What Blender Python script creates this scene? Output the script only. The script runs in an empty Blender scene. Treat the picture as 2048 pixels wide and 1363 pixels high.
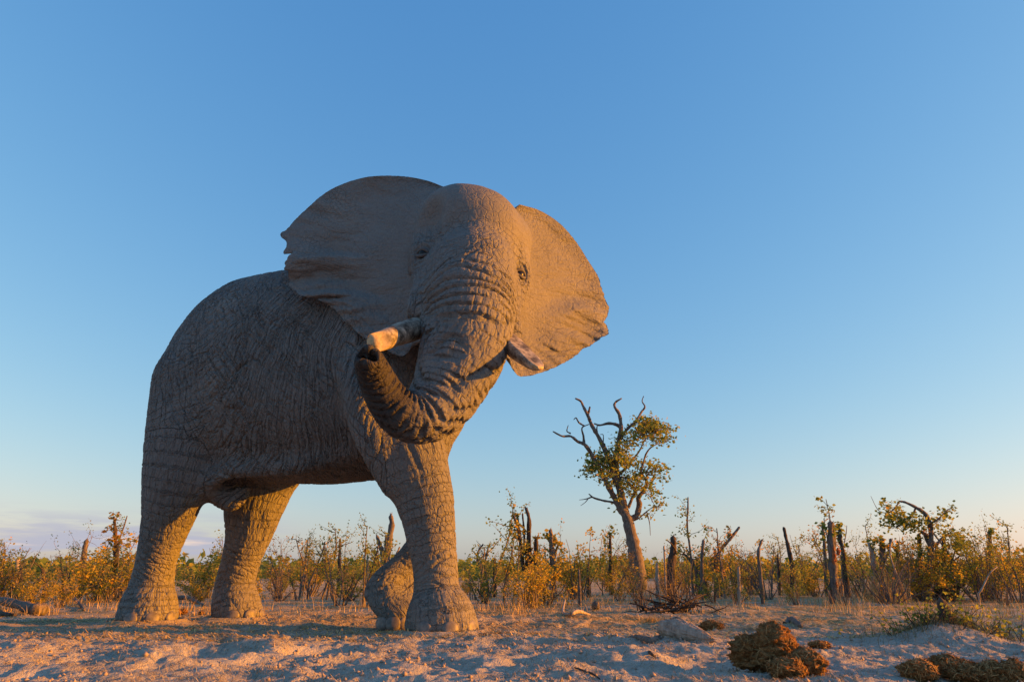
import bpy, bmesh, math, random
import numpy as np
from mathutils import Vector, Matrix

# ------------------------------------------------------------------ camera, sky, sun, exposure
SC = bpy.context.scene
COL = SC.collection
PW, PH, FPX = 2048.0, 1363.0, 1365.0          # photograph size and focal length in its pixels
CAM_H = 0.38
PITCH = math.radians(18.76)
cam = bpy.data.cameras.new('camera')
cam.sensor_width = 36.0
cam.lens = 36.0 * FPX / PW
cam.clip_start = 0.05
cam.clip_end = 20000
cam_o = bpy.data.objects.new('camera', cam)
COL.objects.link(cam_o)
cam_o.location = (0, 0, CAM_H)
cam_o.rotation_euler = (math.pi / 2 + PITCH, 0, 0)
SC.camera = cam_o

SUN_EL = math.radians(8.5)
SUN_AZ = math.radians(0.0)                   # measured from +X towards +Y (away from the camera)
SUN_DIR = Vector((math.cos(SUN_EL) * math.cos(SUN_AZ), math.cos(SUN_EL) * math.sin(SUN_AZ), math.sin(SUN_EL)))
sun = bpy.data.lights.new('sun', 'SUN')
sun.energy = 5.0
sun.angle = math.radians(0.55)
sun.color = (1.0, 0.345, 0.006)
sun_o = bpy.data.objects.new('sun', sun)
COL.objects.link(sun_o)
sun_o.rotation_euler = (-SUN_DIR).to_track_quat('-Z', 'Y').to_euler()

world = bpy.data.worlds.new('World')
SC.world = world
world.use_nodes = True
wn, wl = world.node_tree.nodes, world.node_tree.links
for n in list(wn): wn.remove(n)
w_out = wn.new('ShaderNodeOutputWorld')
w_bg = wn.new('ShaderNodeBackground')
w_sky = wn.new('ShaderNodeTexSky')
w_sky.sky_type = 'NISHITA'
w_sky.sun_disc = False
w_sky.sun_elevation = SUN_EL
w_sky.sun_rotation = math.radians(90) - SUN_AZ
w_sky.altitude = 900
w_sky.air_density = 1.5
w_sky.dust_density = 1.5
w_sky.ozone_density = 1.2
EXPO = 1.42
SKY_S = 0.0747
w_bg.inputs['Strength'].default_value = SKY_S
# film response of the photograph: each channel of the sky compressed as a whole, in every direction alike
def wmath(op, a, b):
    n = wn.new('ShaderNodeMath'); n.operation = op
    for k, v in enumerate((a, b)):
        if isinstance(v, bpy.types.NodeSocket): wl.new(v, n.inputs[k])
        else: n.inputs[k].default_value = v
    return n.outputs[0]
w_sep = wn.new('ShaderNodeSeparateColor'); wl.new(w_sky.outputs[0], w_sep.inputs[0])
w_com = wn.new('ShaderNodeCombineColor')
for k, (g, m) in enumerate(((1.10, 1.11), (0.72, 1.05), (0.41, 1.12))):
    v = wmath('POWER', wmath('MULTIPLY', w_sep.outputs[k], 0.15), g)
    wl.new(wmath('MINIMUM', wmath('MULTIPLY', v, m / (SKY_S * 2 ** EXPO)), 12.0), w_com.inputs[k])
# low bands of evening cloud, by compass direction and height above the horizon
w_tc = wn.new('ShaderNodeTexCoord')
w_xyz = wn.new('ShaderNodeSeparateXYZ'); wl.new(w_tc.outputs['Generated'], w_xyz.inputs[0])
w_az = wmath('ARCTAN2', w_xyz.outputs['X'], w_xyz.outputs['Y'])
w_cv = wn.new('ShaderNodeCombineXYZ')
wl.new(wmath('MULTIPLY', w_az, 5.0), w_cv.inputs['X']); wl.new(wmath('MULTIPLY', w_xyz.outputs['Z'], 46.0), w_cv.inputs['Y'])
w_cn = wn.new('ShaderNodeTexNoise'); wl.new(w_cv.outputs[0], w_cn.inputs['Vector'])
w_cn.inputs['Scale'].default_value = 1.0; w_cn.inputs['Detail'].default_value = 5.0; w_cn.inputs['Roughness'].default_value = 0.55
def wrange(v, a, b, lo=0.0, hi=1.0):
    n = wn.new('ShaderNodeMapRange'); n.interpolation_type = 'SMOOTHSTEP'
    wl.new(v, n.inputs[0])
    for k, x in enumerate((a, b, lo, hi)): n.inputs[k + 1].default_value = x
    return n.outputs[0]
w_mask = wmath('MULTIPLY', wrange(w_cn.outputs['Fac'], 0.42, 0.56), wrange(w_xyz.outputs['Z'], 0.085, 0.045))
w_mask = wmath('MULTIPLY', w_mask, wrange(w_az, -0.25, -0.42))
w_tint = wn.new('ShaderNodeMix'); w_tint.data_type = 'RGBA'
wl.new(wrange(w_cn.outputs['Fac'], 0.58, 0.70), w_tint.inputs[0])
w_tint.inputs[6].default_value = (2.35, 2.4, 3.0, 1); w_tint.inputs[7].default_value = (4.3, 3.4, 3.0, 1)
w_mix = wn.new('ShaderNodeMix'); w_mix.data_type = 'RGBA'
wl.new(wmath('MULTIPLY', w_mask, 0.85), w_mix.inputs[0]); wl.new(w_com.outputs[0], w_mix.inputs[6]); wl.new(w_tint.outputs[2], w_mix.inputs[7])
wl.new(w_mix.outputs[2], w_bg.inputs['Color'])
wl.new(w_bg.outputs[0], w_out.inputs['Surface'])

SC.view_settings.view_transform = 'Standard'
SC.view_settings.look = 'None'
SC.view_settings.exposure = EXPO
SC.view_settings.gamma = 1.0
SC.view_settings.use_curve_mapping = False

# ------------------------------------------------------------------ helpers
CP, SP = math.cos(PITCH), math.sin(PITCH)
def ray(px, py):
    x, y = px - PW / 2, PH / 2 - py
    return np.array([x, CP * FPX - SP * y, SP * FPX + CP * y])
def P(px, py, Y):
    """photo pixel + distance along the ground (world Y) -> world point"""
    d = ray(px, py)
    return np.array([0, 0, CAM_H]) + d * (Y / d[1])
def G(px, py, z=0.0):
    """photo pixel -> point on the ground plane"""
    d = ray(px, py)
    return np.array([0, 0, CAM_H]) + d * ((z - CAM_H) / d[2])

_rs = np.random.RandomState(7)
_perm = _rs.permutation(256)
_perm = np.concatenate([_perm] * 4)
_grad = _rs.normal(size=(256, 3)); _grad /= np.linalg.norm(_grad, axis=1)[:, None]
def _hash3(i, seed=0):
    i = i & 255
    return _perm[_perm[_perm[i[..., 0]] + i[..., 1]] + ((i[..., 2] + seed * 37) & 255)]
def pnoise(p, seed=0):
    i = np.floor(p).astype(np.int64); f = p - i
    u = f * f * f * (f * (f * 6 - 15) + 10)
    out = np.zeros(len(p))
    for cx in (0, 1):
        wx = u[:, 0] if cx else 1 - u[:, 0]
        for cy in (0, 1):
            wy = u[:, 1] if cy else 1 - u[:, 1]
            for cz in (0, 1):
                wz = u[:, 2] if cz else 1 - u[:, 2]
                c = np.array([cx, cy, cz])
                g = _grad[_hash3(i + c, seed) & 255]
                out += wx * wy * wz * np.einsum('ij,ij->i', g, f - c)
    return out * 1.6
def fbm(p, oct=4, seed=0, gain=0.5):
    a, s, o = 1.0, 0.0, np.zeros(len(p))
    for k in range(oct):
        o += a * pnoise(p * (2.0 ** k), seed + k); s += a; a *= gain
    return o / s
_wtab = _rs.random_sample((256, 3))
def worley(p, seed=0, dims=3):
    """F1, F2 distances of a jittered grid"""
    i = np.floor(p).astype(np.int64); f = p - i
    f1 = np.full(len(p), 9.0); f2 = np.full(len(p), 9.0)
    rz = (-1, 0, 1) if dims == 3 else (0,)
    for dx in (-1, 0, 1):
        for dy in (-1, 0, 1):
            for dz in rz:
                c = np.array([dx, dy, dz])
                q = _wtab[_hash3(i + c, seed) & 255]
                e = c + q - f
                if dims == 2: e = e[:, :2]
                d = np.sqrt((e * e).sum(1))
                m = d < f1
                f2 = np.where(m, f1, np.minimum(f2, d)); f1 = np.where(m, d, f1)
    return f1, f2
def sstep(a, b, x):
    t = np.clip((x - a) / (b - a), 0, 1); return t * t * (3 - 2 * t)
def catmull(pts, n):
    """resample control rows to about n rows per span"""
    pts = np.asarray(pts, float)
    ext = np.vstack([2 * pts[0] - pts[1], pts, 2 * pts[-1] - pts[-2]])
    out = []
    for k in range(len(pts) - 1):
        p0, p1, p2, p3 = ext[k:k + 4]
        for t in np.linspace(0, 1, n, endpoint=False):
            out.append(0.5 * (2 * p1 + (p2 - p0) * t + (2 * p0 - 5 * p1 + 4 * p2 - p3) * t * t + (3 * p1 - p0 - 3 * p2 + p3) * t ** 3))
    out.append(pts[-1])
    return np.array(out)

def mesh_from(name, verts, faces, smooth=True):
    me = bpy.data.meshes.new(name)
    verts = np.asarray(verts, np.float32)
    me.vertices.add(len(verts)); me.vertices.foreach_set('co', verts.ravel())
    if isinstance(faces, np.ndarray):
        n, k = faces.shape
        me.loops.add(n * k); me.loops.foreach_set('vertex_index', faces.astype(np.int32).ravel())
        me.polygons.add(n)
        me.polygons.foreach_set('loop_start', np.arange(0, n * k, k, dtype=np.int32))
    else:
        lens = np.array([len(f) for f in faces], np.int32)
        flat = np.array([i for f in faces for i in f], np.int32)
        me.loops.add(len(flat)); me.loops.foreach_set('vertex_index', flat)
        me.polygons.add(len(lens))
        me.polygons.foreach_set('loop_start', np.concatenate([[0], np.cumsum(lens)[:-1]]).astype(np.int32))
    me.update(calc_edges=True)
    me.validate()
    me.polygons.foreach_set('use_smooth', np.full(len(me.polygons), smooth))
    return me
def link(name, me, mat=None, parent=None, loc=None):
    o = bpy.data.objects.new(name, me); COL.objects.link(o)
    if mat is not None and me is not None and not me.materials: me.materials.append(mat)
    if parent is not None: o.parent = parent
    if loc is not None: o.location = loc
    return o
def empty(name, loc=(0, 0, 0), rz=0.0, sc=1.0):
    o = bpy.data.objects.new(name, None); COL.objects.link(o)
    o.location = loc; o.rotation_euler = (0, 0, rz); o.scale = (sc, sc, sc)
    o.empty_display_size = 0.1
    return o
def tag(o, label=None, cat=None, group=None, kind=None):
    if label: o['label'] = label
    if cat: o['category'] = cat
    if group: o['group'] = group
    if kind: o['kind'] = kind
    return o
def fattr(me, name, vals):
    a = me.attributes.new(name, 'FLOAT', 'POINT'); a.data.foreach_set('value', np.asarray(vals, np.float32))

class Mat:
    """small node-graph builder"""
    def __init__(s, name, rough=0.9, spec=0.2):
        s.m = bpy.data.materials.new(name); s.m.use_nodes = True
        s.n, s.l = s.m.node_tree.nodes, s.m.node_tree.links
        s.b = s.n['Principled BSDF']
        s.b.inputs['Roughness'].default_value = rough
        s.b.inputs['Specular IOR Level'].default_value = spec
    def node(s, t, **kw):
        n = s.n.new(t)
        for k, v in kw.items():
            if k in n.inputs:
                i = n.inputs[k]
                if isinstance(v, bpy.types.NodeSocket): s.l.new(v, i)
                else: i.default_value = v
            else: setattr(n, k, v)
        return n
    def coord(s, kind='Object'): return s.node('ShaderNodeTexCoord').outputs[kind]
    def attr(s, name): return s.node('ShaderNodeAttribute', attribute_name=name).outputs['Fac']
    def noise(s, vec, scale, detail=4.0, rough=0.55):
        return s.node('ShaderNodeTexNoise', Vector=vec, Scale=scale, Detail=detail, Roughness=rough).outputs['Fac']
    def voro(s, vec, scale, feature='DISTANCE_TO_EDGE'):
        n = s.node('ShaderNodeTexVoronoi', feature=feature); s.l.new(vec, n.inputs['Vector']); n.inputs['Scale'].default_value = scale
        return n.outputs['Distance']
    def ramp(s, fac, stops):
        n = s.node('ShaderNodeValToRGB', Fac=fac); e = n.color_ramp.elements
        while len(e) < len(stops): e.new(0.5)
        for k, (p, c) in enumerate(stops):
            e[k].position = p; e[k].color = (*c, 1) if len(c) == 3 else c
        return n.outputs['Color']
    def math(s, op, a, b=0.0, clamp=False):
        n = s.node('ShaderNodeMath', operation=op, use_clamp=clamp)
        for k, v in enumerate((a, b)):
            if isinstance(v, bpy.types.NodeSocket): s.l.new(v, n.inputs[k])
            else: n.inputs[k].default_value = v
        return n.outputs[0]
    def mix(s, fac, a, b, blend='MIX'):
        n = s.node('ShaderNodeMix', data_type='RGBA', blend_type=blend)
        for k, v in ((0, fac), (6, a), (7, b)):
            if isinstance(v, bpy.types.NodeSocket): s.l.new(v, n.inputs[k])
            else: n.inputs[k].default_value = (*v, 1) if isinstance(v, tuple) and len(v) == 3 else v
        return n.outputs[2]
    def color(s, c):
        if isinstance(c, bpy.types.NodeSocket): s.l.new(c, s.b.inputs['Base Color'])
        else: s.b.inputs['Base Color'].default_value = (*c, 1)
    def bump(s, h, strength=0.5, dist=0.01, prev=None):
        n = s.node('ShaderNodeBump', Height=h, Strength=strength, Distance=dist)
        if prev is not None: s.l.new(prev, n.inputs['Normal'])
        s.l.new(n.outputs[0], s.b.inputs['Normal'])
        return n.outputs[0]
# ------------------------------------------------------------------ the elephant
def round_cone(p, a, b, r1, r2):
    ba = b - a; l2 = ba @ ba; rr = r1 - r2; a2 = max(l2 - rr * rr, 1e-9); il2 = 1.0 / l2
    pa = p - a; y = pa @ ba; z = y - l2
    x2 = ((pa * l2 - y[:, None] * ba) ** 2).sum(1)
    y2 = y * y * l2; z2 = z * z * l2
    k = np.sign(rr) * rr * rr * x2
    d = (np.sqrt(x2 * a2 * il2) + y * rr) * il2 - r1
    m1 = np.sign(z) * a2 * z2 > k
    m2 = np.sign(y) * a2 * y2 < k
    d = np.where(m2, np.sqrt(x2 + y2) * il2 - r1, d)
    d = np.where(m1, np.sqrt(x2 + z2) * il2 - r2, d)
    return d
def smin(a, b, k):
    h = np.clip(0.5 + 0.5 * (b - a) / k, 0, 1)
    return b + (a - b) * h - k * h * (1 - h)
def smax(a, b, k): return -smin(-a, -b, k)
class Chain:
    """a tapering tube through control rows (x, y, z, r)"""
    def __init__(s, rows, n=4):
        s.c = catmull(rows, n)
        s.L = np.concatenate([[0], np.cumsum(np.linalg.norm(np.diff(s.c[:, :3], axis=0), axis=1))])
        r = s.c[:, 3].max()
        s.lo = s.c[:, :3].min(0) - r - 0.35; s.hi = s.c[:, :3].max(0) + r + 0.35
    def d(s, p, full=False):
        m = np.all((p > s.lo) & (p < s.hi), axis=1)
        q = p[m]
        best = np.full(len(q), 9.0); seg = np.zeros(len(q), int)
        for k in range(len(s.c) - 1):
            a, b = s.c[k], s.c[k + 1]
            dd = round_cone(q, a[:3], b[:3], a[3], b[3])
            u = dd < best
            best = np.where(u, dd, best); seg = np.where(u, k, seg)
        out = np.full(len(p), 0.5); out[m] = best
        if not full: return out
        a = s.c[seg, :3]; ab = s.c[seg + 1, :3] - a
        t = np.clip(((q - a) * ab).sum(1) / (ab * ab).sum(1), 0, 1)
        L = np.zeros(len(p)); L[m] = s.L[seg] + t * (s.L[seg + 1] - s.L[seg])
        rad = np.ones(len(p)); rad[m] = s.c[seg, 3] + t * (s.c[seg + 1, 3] - s.c[seg, 3])
        vec = np.zeros((len(p), 3)); vec[m] = q - (a + ab * t[:, None])
        tan = np.zeros((len(p), 3)); tan[m] = ab / np.linalg.norm(ab, axis=1)[:, None]
        return out, L, rad, vec, tan
def px_rows(rows): return [(*P(x, y, Y), r) for x, y, Y, r in rows]
def ellipsoid(p, c, ax, rad):
    q = (p - c) @ np.asarray(ax).T / np.asarray(rad)
    k0 = np.sqrt((q * q).sum(1)); k1 = np.sqrt(((q / np.asarray(rad)) ** 2).sum(1)) + 1e-9
    return k0 * (k0 - 1) / k1

# body frame: origin under the hips, s forward, l to the animal's left
B_O = np.array([-2.49, 6.02, 0.0])
B_F = np.array([0.931, -0.366, 0.0]); B_F /= np.linalg.norm(B_F)
B_L = np.array([-B_F[1], B_F[0], 0.0])
def bw(s, l, z): return B_O + B_F * s + B_L * l + np.array([0, 0, z])

TS = np.array([-0.73, -0.67, -0.55, -0.38, -0.18, 0.07, 0.5, 1.0, 1.5, 1.90, 2.12, 2.28, 2.36])
TT = np.array([2.02, 2.25, 2.47, 2.71, 2.91, 3.01, 3.00, 2.98, 3.03, 3.08, 2.92, 2.55, 2.25])
TB = np.array([2.02, 1.75, 1.55, 1.38, 1.22, 1.14, 1.10, 1.07, 1.09, 1.18, 1.38, 1.75, 2.05])
TW = np.array([0.05, 0.27, 0.42, 0.55, 0.64, 0.70, 0.78, 0.80, 0.76, 0.66, 0.52, 0.28, 0.05])
_ts = np.linspace(TS[0], TS[-1], 200)
def _smooth_interp(v):
    y = np.interp(_ts, TS, v)
    for _ in range(18):
        y[1:-1] = (y[:-2] + 2 * y[1:-1] + y[2:]) / 4
    return y
_tT, _tB, _tW = (_smooth_interp(v) for v in (TT, TB, TW))
def torso(p):
    q = p - B_O
    s = q @ B_F; l = q @ B_L; z = p[:, 2]
    sc = np.clip(s, TS[0], TS[-1])
    T = np.interp(sc, _ts, _tT); B = np.interp(sc, _ts, _tB); W = np.interp(sc, _ts, _tW)
    M = B + (T - B) * 0.46
    hz = np.where(z > M, (z - M) / np.maximum(T - M, 0.02), (M - z) / np.maximum(M - B, 0.02))
    al = np.abs(l) / W
    # roof-shaped back, full belly
    pw = np.where(z > M, 2.0, 2.3)
    g = (al ** pw + hz ** pw) ** (1 / pw)
    d = (g - 1) * np.minimum(W, (T - B) * 0.5)
    over = np.abs(s - sc)
    return np.where(over > 0, np.maximum(d, 0) + over, d)

# head frame
H_O = P(945, 520, 4.52)
_yaw, _roll, _pit = math.radians(17), math.radians(8), math.radians(2)
H_M = Matrix.Rotation(_yaw, 3, 'Z') @ Matrix.Rotation(_roll, 3, 'Y') @ Matrix.Rotation(_pit, 3, 'X')
H_M = np.array(H_M)          # columns: right (viewer), back, up
def hp(r, f, u): return H_O + H_M @ np.array([r, -f, u])
def hc(rows, n=3): return Chain([(*hp(a, b, c), r) for a, b, c, r in rows], n)

LEGS = {
 'hind_right': Chain(px_rows([(400, 770, 5.72, .38), (378, 880, 5.66, .33), (354, 965, 5.66, .258), (335, 1040, 5.74, .195), (315, 1110, 5.82, .158), (303, 1170, 5.88, .168), (297, 1212, 5.88, .215), (293, 1244, 5.88, .235)])),
 'hind_left': Chain(px_rows([(560, 850, 6.28, .36), (530, 940, 6.20, .31), (510, 1005, 6.16, .255), (500, 1060, 6.2, .20), (484, 1115, 6.26, .168), (470, 1170, 6.3, .168), (472, 1212, 6.26, .20), (474, 1236, 6.26, .215)])),
 'fore_right': Chain(px_rows([(720, 640, 5.18, .36), (765, 760, 5.05, .33), (800, 850, 4.98, .285), (832, 940, 4.92, .235), (852, 1010, 4.90, .198), (864, 1080, 4.90, .168), (872, 1150, 4.90, .150), (874, 1200, 4.89, .168), (880, 1236, 4.86, .225), (882, 1262, 4.86, .245)])),
 'fore_left': Chain(px_rows([(830, 740, 5.45, .30), (848, 860, 5.40, .215), (850, 960, 5.40, .165), (862, 1040, 5.42, .155), (850, 1080, 5.42, .125), (812, 1124, 5.37, .100), (773, 1162, 5.30, .108), (766, 1196, 5.27, .142), (790, 1228, 5.25, .138)])),
}
NECK = Chain([(*bw(1.65, 0.0, 2.36), .62), (*bw(2.02, -0.15, 2.44), .48), (*hp(0.02, -0.35, 0.0), .42)], 3)
SHEATH = Chain(px_rows([(440, 955, 5.85, .16), (450, 985, 5.80, .125), (466, 1000, 5.74, .085), (487, 983, 5.68, .062)]))
TRUNK = Chain(px_rows([(946, 545, 4.30, .30), (938, 620, 4.20, .300), (929, 690, 4.13, .272), (908, 752, 4.07, .232), (880, 803, 4.02, .188), (846, 833, 3.95, .152), (806, 829, 3.88, .132), (776, 800, 3.82, .114), (757, 765, 3.74, .102), (744, 737, 3.66, .090), (735, 715, 3.56, .074)]), 5)
CRAN = [
 hc([(-.14, -.12, .30, .30), (.0, -.11, .31, .30), (.15, -.21, .29, .29)]),
 hc([(-.12, .02, .26, .26), (-.01, .03, .26, .25), (.13, -.07, .25, .24)]),
 hc([(0, .02, .20, .30), (0, .06, -.10, .29), (0, .10, -.45, .26)]),
 hc([(-.27, -.08, .22, .15), (-.31, -.06, .0, .135), (-.27, .0, -.25, .13)]),
 hc([(.29, -.08, .24, .16), (.335, -.05, .0, .135), (.30, .0, -.25, .13)]),
]
SOCK = [hc([(-.22, .08, -.22, .14), (-.29, .14, -.42, .115), (-.33, .20, -.56, .082)]),
        hc([(.22, .08, -.22, .14), (.29, .12, -.45, .115), (.325, .17, -.60, .085)])]
JAW = hc([(0, -.30, -.30, .26), (0, -.12, -.60, .20), (0, .02, -.80, .12)])
EARROOT = [hc([(-.33, -.18, .34, .07), (-.37, -.16, .12, .075), (-.37, -.14, -.12, .06)]),
           hc([(.33, -.18, .34, .07), (.37, -.16, .12, .075), (.37, -.14, -.12, .06)])]
def head_sdf(p):
    d = CRAN[0].d(p)
    for c in CRAN[1:]: d = smin(d, c.d(p), 0.10)
    for c in SOCK: d = smin(d, c.d(p), 0.09)
    d = smin(d, JAW.d(p), 0.10)
    for c in EARROOT: d = smin(d, c.d(p), 0.05)
    # temple hollows
    d = smax(d, -(np.linalg.norm((p - hp(-.47, .09, .20)), axis=1) - .17), 0.12)
    d = smax(d, -(np.linalg.norm((p - hp(.56, .08, .20)), axis=1) - .15), 0.12)
    for e in EYES:          # sockets, and the lids' swelling round them
        d = smax(d, -(np.linalg.norm(p - e[0] - e[1] * 0.015, axis=1) - .050), 0.035)
    return d
def surface_hit(px, py, sdf, Y0=3.4):
    """first point of the skin along a photo ray, with the outward normal"""
    o = P(px, py, Y0); v = ray(px, py); v = v / np.linalg.norm(v)
    for _ in range(80):
        o = o + v * float(sdf(o[None])[0]) * 0.7
    g = np.array([float((sdf((o + e)[None]) - sdf((o - e)[None]))[0]) for e in np.eye(3) * 0.01])
    return o, g / np.linalg.norm(g)
EYES = []
EYES = [surface_hit(843, 505, head_sdf), surface_hit(1043, 547, head_sdf)]
FOOTPAD = Chain(px_rows([(828, 1160, 5.44, .075), (806, 1198, 5.36, .11), (812, 1232, 5.32, .118)]))
SOLE_P = P(753, 1225, 5.28); SOLE_N = np.array([-0.73, -0.05, -0.68]) / np.linalg.norm([0.73, 0.05, 0.68])
HIPBONE = Chain(px_rows([(395, 705, 5.60, .10), (372, 730, 5.585, .115), (365, 790, 5.56, .10)]))
ELBOW = Chain(px_rows([(702, 700, 4.84, .12), (718, 790, 4.76, .13), (748, 880, 4.78, .13), (790, 960, 4.82, .11)]))
FLANK = Chain(px_rows([(412, 978, 5.66, .05), (450, 946, 5.46, .05), (520, 938, 5.32, .05), (620, 928, 5.17, .045), (735, 885, 5.07, .04)]))
def elephant_sdf(p):
    d = torso(p)
    d = smin(d, LEGS['hind_left'].d(p), 0.14)
    d = smin(d, smin(LEGS['hind_right'].d(p), HIPBONE.d(p), 0.09), 0.10)
    fl = smin(LEGS['fore_left'].d(p), FOOTPAD.d(p), 0.05)
    fl = smax(fl, (p - SOLE_P) @ SOLE_N, 0.03)                    # the raised sole
    d = smin(d, fl, 0.10)
    d = smin(d, SHEATH.d(p), 0.05)
    d = smin(d, NECK.d(p), 0.22)
    d = smin(d, FLANK.d(p), 0.16)
    d = smin(d, smin(LEGS['fore_right'].d(p), ELBOW.d(p), 0.08), 0.06)
    h = smin(head_sdf(p), TRUNK.d(p), 0.09)
    # nostrils
    a, b = TRUNK.c[-1, :3], TRUNK.c[-4, :3]
    ax = (a - b) / np.linalg.norm(a - b); tip = a + ax * TRUNK.c[-1, 3]
    side = np.cross(ax, [0.25, 0, 1.0]); side /= np.linalg.norm(side)
    h = smax(h, (p - (a + ax * 0.05)) @ ax, 0.03)
    for s in (-1, 1):
        n0 = a + ax * .10 + side * s * .038; n1 = a - ax * .06 + side * s * .03
        h = smax(h, -round_cone(p, n1, n0, .022, .040), 0.02)
    d = smin(d, h, 0.12)
    # flat soles
    d = smax(d, -(p[:, 2] - 0.012), 0.05)
    return d

def surface_nets(sdf, lo, hi, v, coarse=4):
    n = np.ceil((hi - lo) / (v * coarse)).astype(int)
    cs = v * coarse
    gi = np.stack(np.meshgrid(*[np.arange(k) for k in n], indexing='ij'), -1).reshape(-1, 3)
    cc = lo + (gi + 0.5) * cs
    dc = sdf(cc)
    near = gi[np.abs(dc) < cs * 1.45]
    N = n * coarse + 1
    D = np.full(N, 1.0, np.float32)
    Dc = np.repeat(np.repeat(np.repeat(dc.reshape(n), coarse, 0), coarse, 1), coarse, 2)
    D[:-1, :-1, :-1] = np.sign(Dc)
    need = np.zeros(N, bool)
    off = np.stack(np.meshgrid(*[np.arange(coarse + 1)] * 3, indexing='ij'), -1).reshape(-1, 3)
    idx = (near[:, None, :] * coarse + off[None]).reshape(-1, 3)
    need[idx[:, 0], idx[:, 1], idx[:, 2]] = True
    ii = np.argwhere(need)
    val = np.concatenate([sdf(lo + c * v) for c in np.array_split(ii, max(1, len(ii) // 400000))])
    D[ii[:, 0], ii[:, 1], ii[:, 2]] = val
    S = D < 0
    cnt = np.zeros(N - 1, np.int8)
    for a in (0, 1):
        for b in (0, 1):
            for c in (0, 1):
                cnt += S[a:N[0] - 1 + a, b:N[1] - 1 + b, c:N[2] - 1 + c]
    cells = np.argwhere((cnt > 0) & (cnt < 8))
    vid = np.full(N - 1, -1, np.int64); vid[cells[:, 0], cells[:, 1], cells[:, 2]] = np.arange(len(cells))
    acc = np.zeros((len(cells), 3)); num = np.zeros(len(cells))
    corners = [(a, b, c) for a in (0, 1) for b in (0, 1) for c in (0, 1)]
    for A in corners:
        for ax in range(3):
            if A[ax]: continue
            Bc = list(A); Bc[ax] = 1
            ca = cells + np.array(A); cb = cells + np.array(Bc)
            da = D[ca[:, 0], ca[:, 1], ca[:, 2]]; db = D[cb[:, 0], cb[:, 1], cb[:, 2]]
            m = (da < 0) != (db < 0)
            t = np.where(m, da / np.where(m, da - db, 1), 0)
            pt = np.array(A, float)[None] + np.eye(3)[ax][None] * t[:, None]
            acc[m] += pt[m]; num[m] += 1
    V = lo + (cells + acc / num[:, None]) * v
    F = []
    for ax in range(3):
        u, w = (ax + 1) % 3, (ax + 2) % 3
        sl0 = [slice(None)] * 3; sl1 = [slice(None)] * 3
        sl0[ax] = slice(0, N[ax] - 1); sl1[ax] = slice(1, N[ax])
        chg = S[tuple(sl0)] != S[tuple(sl1)]
        e = np.argwhere(chg)
        e = e[(e[:, u] > 0) & (e[:, w] > 0) & (e[:, u] < N[u] - 1) & (e[:, w] < N[w] - 1)]
        ins = S[e[:, 0], e[:, 1], e[:, 2]]
        eu = np.eye(3, dtype=int)[u]; ew = np.eye(3, dtype=int)[w]
        q = [vid[tuple((e - x).T)] for x in (eu * 0, eu, eu + ew, ew)]
        f = np.stack(q, 1)
        f[~ins] = f[~ins][:, ::-1]
        F.append(f)
    F = np.concatenate(F)
    F = F[(F >= 0).all(1)][:, ::-1] if False else F[(F >= 0).all(1)]
    return V, F
def polyline(pts, n, smooth=True):
    pts = np.asarray(pts, float)
    c = catmull(pts, 12) if smooth else pts
    L = np.concatenate([[0], np.cumsum(np.linalg.norm(np.diff(c[:, :2], axis=0), axis=1))]); L /= L[-1]
    t = np.linspace(0, 1, n)
    return np.stack([np.interp(t, L, c[:, k]) for k in range(c.shape[1])], 1)

# rim and root of each ear, traced in photo pixels with the distance the head gives them
EAR_L_ROOT = [(900, 388, 4.62), (872, 400, 4.60), (852, 435, 4.57), (850, 490, 4.54), (854, 560, 4.50), (858, 610, 4.48), (858, 650, 4.48), (850, 680, 4.50)]
EAR_L_RIM = [(887, 373, 4.68), (850, 360, 4.72), (800, 352, 4.78), (740, 353, 4.84), (690, 366, 4.88), (650, 386, 4.90), (610, 420, 4.91), (582, 448, 4.90), (565, 468, 4.89), (571, 488, 4.88), (567, 508, 4.86), (582, 500, 4.86), (574, 522, 4.84), (567, 538, 4.82), (577, 545, 4.82), (580, 572, 4.80), (605, 592, 4.78), (640, 600, 4.75), (662, 614, 4.72), (690, 641, 4.69), (716, 666, 4.66), (742, 684, 4.62), (768, 696, 4.58), (790, 709, 4.55), (806, 711, 4.53), (818, 700, 4.52), (824, 684, 4.52)]
EAR_R_ROOT = [(1022, 424, 4.76), (1034, 445, 4.74), (1038, 490, 4.71), (1032, 540, 4.68), (1020, 600, 4.66), (1008, 650, 4.66), (1000, 690, 4.67), (1000, 705, 4.69)]
EAR_R_RIM = [(1040, 409, 4.77), (1080, 421, 4.982), (1120, 447, 5.158), (1152, 483, 5.315), (1176, 520, 5.42), (1196, 552, 5.49), (1207, 585, 5.525), (1211, 600, 5.525), (1218, 621, 5.543), (1212, 640, 5.49), (1217, 660, 5.49), (1209, 672, 5.437), (1190, 684, 5.332), (1172, 696, 5.227), (1158, 704, 5.175), (1144, 717, 5.088), (1122, 728, 5.0), (1100, 739, 4.895), (1076, 746, 4.808), (1058, 751, 4.718), (1040, 752, 4.665), (1026, 738, 4.612), (1019, 718, 4.595)]
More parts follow.
